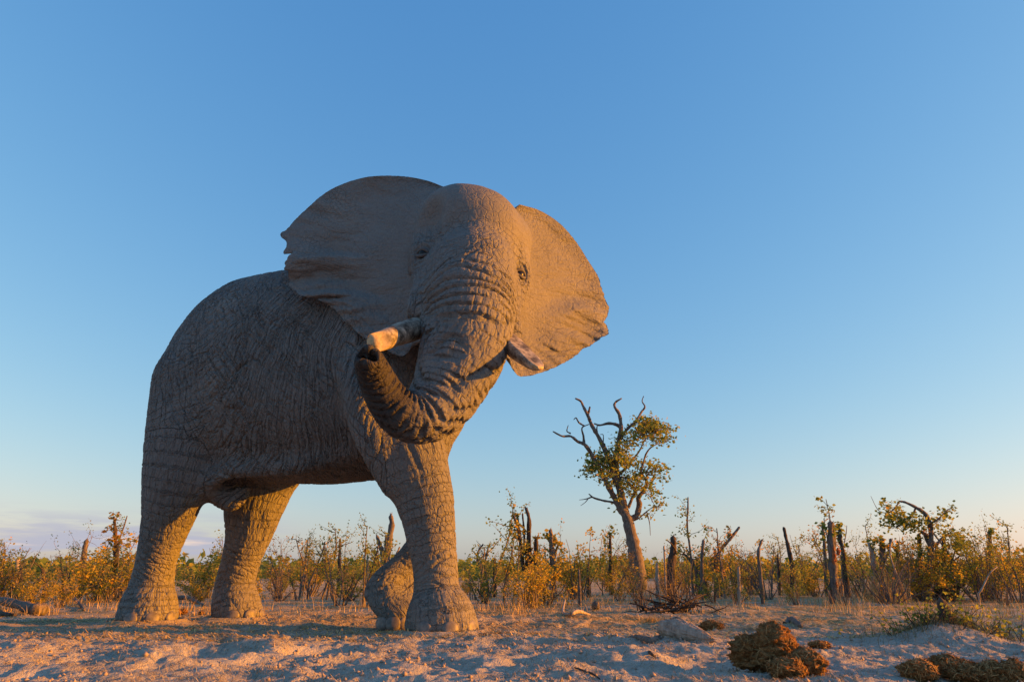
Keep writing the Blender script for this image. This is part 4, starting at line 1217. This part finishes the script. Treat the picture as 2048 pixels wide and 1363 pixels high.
    # scrub: a few patterns of each kind, copied as individuals
    KIND = {
     'low_gold': ('leafy_shrub', 'low bushy golden-leaved shrub at the thicket edge', 'low golden shrubs', dict(h=.8, spread=.9, stems=13, leaves=1500, leaf_size=.034, bare=.05), 'gold'),
     'low_olive': ('leafy_shrub', 'low olive-green scrub bush in the thicket', 'low olive bushes', dict(h=.8, spread=.8, stems=12, leaves=1350, leaf_size=.033, bare=.12), 'olive'),
     'tall': ('tall_shrub', 'taller open shrub with thin stems and airy leaves', 'taller open shrubs', dict(h=1.4, spread=.45, stems=9, leaves=1250, leaf_size=.036, bare=.15, twigs=8), 'olive'),
     'rusty': ('rusty_shrub', 'open shrub with rust-brown leaves', 'rust-brown shrubs', dict(h=1.15, spread=.55, stems=9, leaves=850, leaf_size=.036, bare=.15, twigs=7), 'rust'),
     'sapling': ('mopane_sapling', 'slender sapling with crooked trunks and leaf sprays high up', 'slender saplings', dict(h=1.4, trunks=3, leaves=620, leaf_size=.040), 'olive'),
     'sapling_rust': ('rusty_sapling', 'slender sapling with rusty orange leaves', 'rusty saplings', dict(h=1.4, trunks=3, leaves=520, leaf_size=.040), 'rust'),
     'bare': ('bare_shrub', 'bare twiggy shrub almost without leaves', 'bare twiggy shrubs', dict(h=.8, spread=.9, stems=16, leaves=120, leaf_size=.045, bare=.8, twigs=7), 'rust'),
    }
    PROTO = {}
    for k, (nm, lab, grp, kw, lf) in KIND.items():
        PROTO[k] = []
        for v in range(4 if k != 'bare' else 3):
            W, L = (grow_sapling if 'trunks' in kw else grow_shrub)(**kw)
            PROTO[k].append((W.mesh('stems'), L.mesh('foliage'), lf, nm, lab, grp))
    count = [0]
    SHRUBS = []
    def shrub(kind, x, Y, sc, label=None, name=None, mat=None):
        Wm, Lm, lf, nm, lab, grp = PROTO[kind][RNG.randint(len(PROTO[kind]))]
        o = empty(name or nm, (x, Y, gh(x, Y)), RNG.uniform(0, 6.28), sc)
        o.scale = (sc * RNG.uniform(.85, 1.2), sc * RNG.uniform(.85, 1.2), sc)
        fine(link('stems', Wm, BARK['grey'], o)); fine(link('foliage', Lm, LEAF[lf], o))
        SHRUBS.append((o, kind, x, Y, bool(label)))
        tag(o, label or lab, 'shrub', None if label else grp)
        count[0] += 1
        return o
    def shrub_px(kind, px, py, toppy, label, name=None):
        b = on_ground(px, py); H = KIND[kind][3]['h']
        return shrub(kind, b[0], b[1], (py - toppy) / px_per_m(b) / H / 0.95, label, name)
    shrub_px('low_gold', 62, 1219, 1140, 'glowing golden bush standing beside the fallen log')
    shrub_px('low_gold', 118, 1217, 1150, 'small golden bush with its foot in bright straw')
    shrub_px('low_gold', 1058, 1216, 1112, 'bright golden bush around the foot of the many-stemmed clump')
    shrub_px('sapling', 215, 1196, 1035, 'tallest leafy shrub left of the elephant\'s hind leg', 'tall_shrub')
    shrub_px('tall', 140, 1196, 1072, 'thin spreading shrub with few leaves beside the stout stump')
    shrub_px('rusty', 560, 1196, 1085, 'pale-twigged shrub with rounded rusty crown under the belly')
    shrub_px('tall', 676, 1212, 1082, 'dense upright shrub between the hind legs and the lifted forefoot')
    shrub_px('sapling', 1386, 1192, 1000, 'tall leafy sapling with an oval tuft above the thicket')
    shrub_px('sapling_rust', 1452, 1195, 1056, 'orange-brown leafy shrub around the leaning stump')
    shrub_px('tall', 1985, 1200, 1060, 'big rounded leafy bush at the far edge of the thicket')
    shrub_px('tall', 2040, 1205, 1062, 'dense leafy bush beyond the mound plant')
    shrub_px('low_olive', 1620, 1190, 1072, 'spreading green-gold bush behind the leaning dark pole')
    shrub_px('low_olive', 418, 1195, 1092, 'leafy shrub between the elephant\'s two hind legs')
    shrub_px('low_olive', 20, 1200, 1098, 'dense green clump at the open end of the thicket beyond the fallen log')
    shrub_px('tall', 190, 1198, 1085, 'dense leafy clump around the foot of the tallest leafy shrub')
    shrub_px('tall', 1905, 1200, 1075, 'full green bush just behind the bowed tree')
    shrub_px('low_olive', 1960, 1203, 1080, 'broad green bush in front of the big rounded bush')
    shrub_px('tall', 1730, 1197, 1090, 'full leafy bush between the red-scarred stump and the golden grass')
    # the rest, denser with distance
    spots = []
    for (y0, y1, n, kinds, s0, s1) in ((8.4, 11.0, 46, ('low_gold', 'low_olive', 'bare', 'low_olive', 'bare', 'low_gold', 'sapling'), .38, .85), (10, 14.5, 44, ('sapling', 'rusty', 'low_olive', 'sapling_rust', 'low_gold', 'rusty'), .55, 1.05),
                                       (11, 15, 40, ('low_gold', 'low_olive', 'rusty', 'bare', 'low_olive'), .45, .95), (15, 22, 44, ('low_olive', 'sapling', 'rusty', 'low_gold', 'sapling_rust'), .5, 1.1), (22, 36, 36, ('low_olive', 'sapling', 'rusty'), .6, 1.2)):
        for k in range(n):
            Y = RNG.uniform(y0, y1); half = Y * .86
            x = -half + 2 * half * (k + RNG.uniform(.0, 1.0)) / n
            kd = kinds[RNG.randint(len(kinds))]
            s = RNG.uniform(s0, s1)
            cl = float(fbm(np.array([[x * 6 / Y + 3, Y * .12, 0.0]]), 2, 170)[0])      # the scrub stands in clumps
            if cl < -.36 and Y > 11: continue
            s *= float(np.clip(.92 + 1.5 * cl, .5, 1.55))
            if kd in ('tall', 'rusty'): s *= .72
            if RNG.random_sample() < .15: s *= 1.3
            s *= 1.0 + .35 * max(0, min(1, (x / Y + .05) / .5))
            if kd.startswith('sapling'): s *= .78
            shrub(kd, x, Y, s)
    # the thicket goes on beyond the frame on the sunny side, and shades the sand
    for k, (x, Y, s, kd) in enumerate([(7.6, 5.5, 1.25, 'low_olive'), (7.9, 4.7, 1.15, 'low_olive'), (6.8, 4.2, .95, 'low_gold'), (8.8, 4.0, 1.2, 'low_olive'), (7.2, 3.4, .85, 'low_olive'), (8.2, 2.7, 1.0, 'low_gold'),
                                        (9.8, 4.9, 1.3, 'sapling'), (8.0, 1.8, .9, 'low_olive'),]):
        shrub(kd, x, Y, s)
    # a shrub is told by the two landmarks it stands between
    words = {'sapling': 'slender sapling', 'sapling_rust': 'rusty-leaved sapling', 'low_gold': 'low golden shrub', 'low_olive': 'low olive bush', 'tall': 'open airy shrub', 'rusty': 'rust-brown shrub', 'bare': 'bare twiggy shrub'}
    stops = (' behind', ' beside', ' between', ' next', ' with', ' left', ' right', ' in ', ' close', ' far', ' set', ' standing', ' inside', ' sticking', ' above', ' carrying', ' just', ' half', ' near', ' leaning', ' on ', ' wrapped', ' of ', ' whose', ' under', ' toward', ' along')
    marks = []
    for o in COL.objects:
        if o.parent is None and (o.name.startswith('dead_stump') or o.name in ('mopane_tree', 'bowed_tree')):
            s = o['label']; cut = min([s.find(k) for k in stops if s.find(k) > 8] or [len(s)])
            s = s[:cut]
            if len(s.split()) <= 4: marks.append((o.location.x / o.location.y, s))
    seen = {}; marks.sort()
    names = [m[1] for m in marks]; marks = [m for m in marks if names.count(m[1]) == 1]
    gaps = {}
    for k, (sh, kind, x, Y, done) in enumerate(SHRUBS):
        a = x / Y
        if done or a < marks[0][0] or a > marks[-1][0]: continue
        i = max(j for j in range(len(marks)) if marks[j][0] <= a)
        if i + 1 < len(marks): gaps.setdefault((kind, i), []).append(sh)
    for (kind, i), lst in gaps.items():
        lab = words[kind] + ' between the ' + marks[i][1] + ' and the ' + marks[i + 1][1]
        if len(lab.split()) > 16: continue
        for sh in lst:
            sh['label'] = lab
            if len(lst) == 1: del sh['group']
            else: sh['group'] = words[kind].replace('bush', 'bushe') + 's between the ' + marks[i][1] + ' and the ' + marks[i + 1][1]
    print('TIME shrubs', count[0])
    # far scrub: one mass
    M = MB(); n = 26000
    Y = RNG.uniform(36, 95, n); x = RNG.uniform(-1.0, 1.0, n) * Y
    top = .55 + 1.3 * (fbm(np.stack([x * .22, Y * .22, 0 * x], 1), 3, 140) + .35)
    z = RNG.random_sample(n) ** .7 * np.maximum(top, .5) + ground_h(x, Y)
    M.leaves(np.stack([x, Y, z], 1), 0.40, .4)
    o = link('distant_scrub', M.mesh('distant_scrub'), LEAF['olive']); tag(o, 'distant line of olive scrub along the horizon', 'scrub', kind='stuff')
    # dry grass between the shrubs
    M = MB()
    for k in range(330):
        Y = RNG.uniform(6.6, 14); x = RNG.uniform(-.85, .85) * Y
        m = RNG.randint(10, 34); b = np.stack([x + RNG.normal(size=m) * .12, Y + RNG.normal(size=m) * .12], 1)
        M.blades(np.concatenate([b, ground_h(b[:, 0], b[:, 1])[:, None]], 1), RNG.uniform(.08, .24), 1.0, .005)
    o = link('dry_grass', M.mesh('dry_grass'), STRAW['gold']); tag(o, 'sparse dry yellow grass between the shrubs', 'grass', kind='stuff')
    # the glowing tuft
    c = on_ground(1772, 1205); M = MB(); b = c + RNG.normal(size=(420, 3)) * np.array([.13, .10, 0])
    M.blades(b, .40, .8, .006)
    o = plant('grass_tuft', c, [('blades', local(M, 'blades', c), STRAW['gold'])], 'tall tuft of glowing golden dry grass at the thicket edge', 'grass')
    c = on_ground(1302, 1243); M = MB(); b = c + RNG.normal(size=(160, 3)) * np.array([.05, .04, 0]); M.blades(b, .10, 1.2, .004)
    plant('grass_tuft', c, [('blades', local(M, 'blades', c), STRAW['gold'])], 'small sunlit straw tuft in front of the brush pile', 'grass')

def straw_material(name, stops):
    M = Mat(name, 0.7, 0.2); M.color(M.ramp(M.attr('hue'), stops)); return M.m
STRAW = {'gold': straw_material('golden_straw', [(0, (.26, .17, .06)), (.5, (.42, .29, .11)), (1, (.55, .42, .20))]),
         'dung': straw_material('dung_straw', [(0, (.10, .055, .020)), (.5, (.26, .14, .05)), (1, (.48, .30, .13))]),
         'dry': straw_material('dry_straw', [(0, (.15, .105, .06)), (.5, (.30, .22, .13)), (1, (.46, .37, .24))])}

# ------------------------------------------------------------------ dung, logs, litter
def dung_material():
    M = Mat('fibrous_dung', 0.95, 0.1); co = M.coord('Object')
    n = M.noise(co, 60, 6, 0.75); n2 = M.noise(co, 9, 3)
    mp = M.node('ShaderNodeMapping', Vector=co); mp.inputs['Rotation'].default_value = (.5, .9, .3); mp.inputs['Scale'].default_value = (1, 6, 1)
    f = M.noise(mp.outputs[0], 40, 5, 0.7)
    c = M.ramp(f, [(0.32, (0.116, 0.056, 0.022)), (0.50, (0.331, 0.167, 0.062)), (0.70, (0.660, 0.365, 0.149))])
    c = M.mix(M.math('MULTIPLY', n2, .5), c, (0.223, 0.096, 0.036)); M.color(c)
    b = M.bump(n, 1.0, 0.02); M.bump(f, .8, .012, b)
    return M.m
def lump(seed, rx, ry, rz, rough=0.16, u=84, v=56):
    V, F = uv_ball(1.0, 1, 1, 1, u, v)
    d = 1 + rough * 1.35 * fbm(V * 1.7 + seed * 3.1, 3, seed) + rough * .55 * pnoise(V * 5 + seed, seed + 1) + rough * .38 * pnoise(V * 11 + seed, seed + 2) + rough * .25 * pnoise(V * 24 + seed, seed + 3)
    return V * d[:, None] * np.array([rx, ry, rz]), F
def fibres(V, n, ln, w):
    """straw that sticks out of a lump"""
    M = MB(); k = RNG.randint(0, len(V), n); c = V[k]; out = c / (np.linalg.norm(c, axis=1)[:, None] + 1e-9)
    d = RNG.normal(size=(n, 3)) + out * .35; d -= out * (d * out).sum(1)[:, None] * .7; d /= np.linalg.norm(d, axis=1)[:, None]
    s = np.cross(d, out); L = ln * RNG.uniform(.4, 1.3, n)[:, None]
    c = c * 1.01
    Q = np.stack([c - d * L * .5 - s * w, c - d * L * .5 + s * w, c + d * L * .5 + s * w + out * L * .12, c + d * L * .5 - s * w + out * L * .12], 1).reshape(-1, 3)
    i = np.arange(n) * 4
    M.add(Q, [(a, a + 1, a + 2, a + 3) for a in i], np.repeat(RNG.random_sample(n), 4))
    return M
def bolus(px, py, wpx, hpx, label, seed, lift=0.0, rough=.28, dy=0.0, fib=420):
    """a dung ball resting at a photo pixel of its base"""
    b = on_ground(px, py); b[1] += dy; b[2] = gh(b[0], b[1])
    s = px_per_m(b); rx, rz = wpx / s / 2, hpx / s / 2
    V, F = lump(seed, rx, rx * .9, rz, rough)
    V[:, 2] = np.where(V[:, 2] < 0, V[:, 2] * .75, V[:, 2]) + rz * .70
    o = empty('dung_ball', (b[0], b[1], b[2] + lift)); tag(o, label, 'dung')
    link('lump', mesh_from('lump', V, F), DUNG, o)
    ctr = np.array([0, 0, rz * .70]); f = fibres(V - ctr, int(fib * 1.8), .026, .0010); fm = f.mesh('straw_fibres', False)
    fm.transform(Matrix.Translation(Vector(ctr))); k = link('straw_fibres', fm, STRAW['dung'], o); k['kind'] = 'stuff'
    return o
def rough_log(pts, r, name, label, cat, bark='grey', seg=14, prof=None, gn=.06, group=None):
    base = np.asarray(pts[0], float).copy(); base[2] = gh(base[0], base[1])
    W = MB(); c = catmull(np.asarray(pts, float), 6); n = len(c)
    rr = np.interp(np.linspace(0, 1, n), np.linspace(0, 1, len(r)), r)
    W.tube(c, 0, 0, seg, gn, True, rr)
    return plant(name, base, [('wood', local(W, 'wood', base), BARK[bark])], label, cat, group)
def gp(px, py, up=0.0):
    c = on_ground(px, py); c[2] += up; return c
def ground_things():
    global DUNG
    DUNG = dung_material()
    bolus(1532, 1340, 130, 76, 'largest straw-filled dung ball at the foot of the dung heap', 3, rough=.36, fib=650)
    bolus(1570, 1328, 78, 66, 'dark rounded dung ball perched on top of the heap', 5, lift=.060, dy=.10, rough=.26, fib=260)
    bolus(1612, 1346, 74, 50, 'small crumbled dung lump at the side of the heap', 7, rough=.30, dy=-.02)
    bolus(1565, 1352, 70, 42, 'low flattened dung lump in front of the heap', 9, rough=.30, dy=-.05)
    bolus(1840, 1352, 72, 42, 'crumbly dung clod nearest the small mound, start of a broken row', 11, rough=.3)
    bolus(1898, 1348, 72, 40, 'sunlit dung clod second in the broken row', 13, rough=.32)
    bolus(1930, 1366, 80, 40, 'flat dung clod lying in front in the broken row', 15, rough=.34)
    bolus(1984, 1362, 84, 46, 'wide dung clod third in the broken row', 17, rough=.3)
    bolus(2040, 1370, 70, 50, 'round dung clod ending the broken row', 19, rough=.26)
    bolus(352, 1229, 17, 15, 'dark dung ball lying behind the hind foot', 21, fib=40)
    bolus(366, 1228, 15, 13, 'smaller dark dung ball touching another behind the hind foot', 22, fib=40)
    bolus(402, 1229, 11, 9, 'single small dung ball between the hind feet', 23, fib=30)
    bolus(1424, 1262, 46, 20, 'low reddish dung clod beside the weathered log', 25, rough=.32, fib=120)
    bolus(1640, 1300, 42, 14, 'flat dark dung patch behind the dung heap', 27, rough=.35, fib=80)
    # weathered log end with its root
    a, b = on_ground(1322, 1281), on_ground(1424, 1285); c = (a + b) / 2; ln = np.linalg.norm(b - a)
    V, F = lump(31, 1.0, 1.0, 1.0, .10, 90, 60)
    x = V[:, 0].copy(); tp = np.interp(x, [-1.1, -.8, -.2, .6, 1.1], [.80, 1.0, .92, .62, .30])
    groove_ = .05 * np.sin(14 * x + 3 * pnoise(V * 2, 5)) * sstep(.3, -.6, x) + .05 * pnoise(V * np.array([1.2, 7, 7]), 6)
    V = np.stack([np.maximum(V[:, 0], -.84 + .06 * pnoise(V * 6, 8)) * ln * .56, V[:, 1] * .075 * tp * (1 + groove_), V[:, 2] * .072 * tp * (1 + groove_) + .058 * tp], 1)
    o = plant('weathered_log', c, [('wood', mesh_from('wood', V, F), BARK['pale'])], 'pale weathered log end half sunk in the sand', 'log', None, math.atan2(b[1] - a[1], b[0] - a[0]))
    rough_log([gp(1322, 1281, .0), gp(1300, 1284, .012), gp(1272, 1286, .006), gp(1252, 1284, -.01)], [.03, .02, .014, .006], 'root', 'thin grey root running out from the pale log end', 'root', 'grey', 10)
    rough_log([gp(-40, 1208, .10), gp(20, 1219, .07), gp(60, 1229, .06), gp(86, 1232, .05)], [.035, .04, .05, .055], 'fallen_log', 'reddish fallen log lying beside the golden bush', 'log', 'grey', 12, gn=.10)
    rough_log([gp(-20, 1222, .02), gp(12, 1234, .03), gp(30, 1236, .02)], [.02, .022, .012], 'fallen_branch', 'dark short branch under the fallen log', 'branch', 'dark', 8)
    rough_log([gp(345, 1200, .03), gp(375, 1204, .05), gp(412, 1212, .02)], [.03, .026, .012], 'fallen_branch', 'grey fallen branch between the hind legs', 'branch', 'grey', 8)
    rough_log([gp(143, 1205, .08), gp(155, 1212, .04), gp(168, 1219, .01)], [.02, .018, .014], 'fallen_branch', 'short grey branch leaning by the small golden bush', 'branch', 'grey', 8)
    rough_log([gp(958, 1266, .012), gp(1000, 1270, .010), gp(1045, 1268, .012), gp(1085, 1264, .008)], [.016, .012, .010, .005], 'stick', 'dark stick on the sand just right of the forefoot', 'stick', 'dark', 7)
    rough_log([gp(1131, 1219, .10), gp(1126, 1229, .02), gp(1140, 1233, .03), gp(1156, 1232, .05), gp(1180, 1231, .02)], [.006, .016, .014, .018, .008], 'dead_branch', 'bleached forked dead branch in front of the golden bush', 'branch', 'pale', 9)
    rough_log([gp(1342, 1247, .03), gp(1355, 1244, .045), gp(1366, 1246, .03)], [.006, .008, .004], 'stick', 'small pale bent stick behind the pale log end', 'stick', 'pale', 6)
    rough_log([gp(1188, 1222, .02), gp(1192, 1218, .05), gp(1196, 1222, .02)], [.03, .04, .02], 'wood_chunk', 'small grey wood chunk between dead branch and brush pile', 'wood', 'grey', 8)
    rough_log([gp(1572, 1252, .01), gp(1585, 1248, .03), gp(1602, 1254, .01)], [.02, .035, .02], 'clod', 'grey earth clod lying behind the dung heap', 'clod', 'grey', 9, gn=.15)
    rough_log([gp(1150, 1346, .006), gp(1185, 1352, .008), gp(1200, 1360, .004)], [.003, .004, .002], 'stick', 'thin dark twig on the sand in front of the pale log end', 'stick', 'dark', 6)
    rough_log([gp(1283, 1300, .006), gp(1300, 1307, .010), gp(1312, 1316, .004)], [.006, .008, .003], 'stick', 'short dark twig just in front of the root', 'stick', 'dark', 6)
    # brush pile
    c = on_ground(1348, 1226); W = MB()
    for k in range(60):
        a = RNG.uniform(0, 6.28); p = c + np.array([RNG.normal() * .18, RNG.normal() * .12, RNG.uniform(.01, .14)])
        W.tube(walk(p, (math.cos(a), math.sin(a) * .5, RNG.normal() * .25 + .05), RNG.uniform(.14, .36), 5, .15), RNG.uniform(.006, .016), .003, 5, .08)
    for k in range(14):
        p = c + np.array([RNG.normal() * .22, RNG.normal() * .10, .05])
        W.tube(walk(p, (RNG.normal() * .5, RNG.normal() * .3, 1), RNG.uniform(.2, .5), 5, .12), .006, .002, 4)
    plant('brush_pile', c, [('branches', local(W, 'branches', c), BARK['dark'])], 'tangled pile of dark dead branches at the thicket edge', 'brush pile')
    # plant on the small mound
    c = G(1895, 1284); c[2] = gh(c[0], c[1]); W, L, Gb = MB(), MB(), MB(); C = []
    for k in range(120):
        a = RNG.uniform(0, 6.28); b = c + np.array([RNG.normal() * .15, RNG.normal() * .08, -.01])
        b[2] = gh(b[0], b[1]) - .01
        st = walk(b, (math.cos(a) * .9, math.sin(a) * .6, 1), RNG.uniform(.06, .21), 4, .25); W.tube(st, .003, .001, 4, 0, False)
        C.append(st[2:][RNG.randint(0, 3, 7)] + RNG.normal(size=(7, 3)) * .013)
    L.leaves(np.concatenate(C), .021, .40)
    b = c + RNG.normal(size=(1500, 3)) * np.array([.19, .13, 0]); b[:, 2] = ground_h(b[:, 0], b[:, 1])
    Gb.blades(b, .10, 1.3, .0024)
    st = MB(); st.tube([c + [-.02, -.06, -.03], c + [-.015, -.06, .06], c + [-.02, -.05, .13]], .042, .030, 10, .12)
    for q in ((.02, .04, .22), (-.10, .05, .16)):
        st.tube(walk(c + [q[0], q[1], 0], (RNG.normal() * .1, 0, 1), q[2], 5, .10), .004, .0015, 4, 0, False)
    plant('mound_shrub', c, [('stems', local(W, 'stems', c), BARK['dark']), ('leaves', local(L, 'leaves', c), LEAF['olive']), ('grass', local(Gb, 'grass', c), STRAW['green']), ('stub', local(st, 'stub', c), BARK['dark'])], 'low tangled green plant and dark stub growing on a small sand mound', 'shrub')
    # straw lying about, crumbs of earth
    def flat(n, y0, y1, ln, w, thresh, name, label, mat, seed):
        Y = y0 * (y1 / y0) ** RNG.random_sample(n * 3); x = RNG.uniform(-.86, .86, n * 3) * Y
        k = fbm(np.stack([x * 1.4, Y * 1.4, 0 * x], 1), 3, seed) + RNG.normal(size=len(x)) * .08 > thresh
        x, Y = x[k][:n], Y[k][:n]; m = len(x); a = RNG.uniform(0, math.pi, m)
        L = ln * RNG.uniform(.3, 1.3, m); dx, dy = np.cos(a) * L, np.sin(a) * L
        z = ground_h(x, Y); za = ground_h(x - dx * .5, Y - dy * .5); zb = ground_h(x + dx * .5, Y + dy * .5)
        li = np.abs(RNG.normal(size=m)) * .0045 + .001
        sx, sy = -np.sin(a) * w, np.cos(a) * w
        A = np.stack([x - dx * .5, Y - dy * .5, np.maximum(za, z - .01) + .003], 1); B = np.stack([x + dx * .5, Y + dy * .5, np.maximum(zb, z - .01) + .003 + li], 1); Cc = np.stack([x, Y, np.maximum(z, (za + zb) / 2) + .004 + li], 1)
        S = np.stack([sx, sy, 0 * sx], 1); up = np.array([0, 0, w * .6])
        V = np.stack([A - S, A + S, Cc + S + up, Cc - S + up, B + S * .4, B - S * .4], 1).reshape(-1, 3); i = np.arange(m) * 6
        M = MB(); M.add(V, [(q, q + 1, q + 2, q + 3) for q in i] + [(q + 3, q + 2, q + 4, q + 5) for q in i], np.repeat(RNG.random_sample(m), 6))
        o = link(name, M.mesh(name, False), mat); tag(o, label, 'straw', kind='stuff')
    flat(16000, 2.5, 5.5, .045, .0011, -.05, 'straw_litter', 'scattered dry straw on the bare sand', STRAW['dry'], 150)
    flat(26000, 4.3, 13, .09, .003, -.2, 'grass_litter', 'thick golden straw litter between sand and thicket', STRAW['gold'], 151)
    # earth crumbs
    n = 16000; Y = 2.5 * (9 / 2.5) ** RNG.random_sample(n); x = RNG.uniform(-.86, .86, n) * Y
    k = fbm(np.stack([x * 1.1, Y * 1.1, 0 * x + 4], 1), 3, 160) + RNG.normal(size=n) * .15 > .02; x, Y = x[k], Y[k]; n = len(x)
    ico = np.array([(1, 0, 0), (-1, 0, 0), (0, 1, 0), (0, -1, 0), (0, 0, 1), (0, 0, -1)], float); fi = [(0, 2, 4), (2, 1, 4), (1, 3, 4), (3, 0, 4), (2, 0, 5), (1, 2, 5), (3, 1, 5), (0, 3, 5)]
    r = .002 + .010 * RNG.random_sample(n) ** 3
    V = (ico[None] * (1 + .4 * RNG.uniform(-1, 1, (n, 6, 1)))) * r[:, None, None] + np.stack([x, Y, ground_h(x, Y) + r * .3], 1)[:, None]
    F = (np.array(fi)[None] + (np.arange(n) * 6)[:, None, None]).reshape(-1, 3)
    cm = Mat('earth_crumb', .95, .1); cm.color((.30, .24, .20))
    o = link('earth_crumbs', mesh_from('earth_crumbs', V.reshape(-1, 3), F), cm.m); tag(o, 'small crumbs of dry earth on the sand', 'crumbs', kind='stuff')
STRAW['green'] = straw_material('grey_green_grass', [(0, (.09, .085, .035)), (.5, (.17, .15, .07)), (1, (.32, .26, .14))])
import time as _t
_t0 = _t.time()
VOX = 0.016
build_ground(); print('TIME ground', _t.time() - _t0)
elephant(); print('TIME elephant', _t.time() - _t0)
big_tree(); thicket(); print('TIME thicket', _t.time() - _t0)
ground_things(); print('TIME all', _t.time() - _t0)
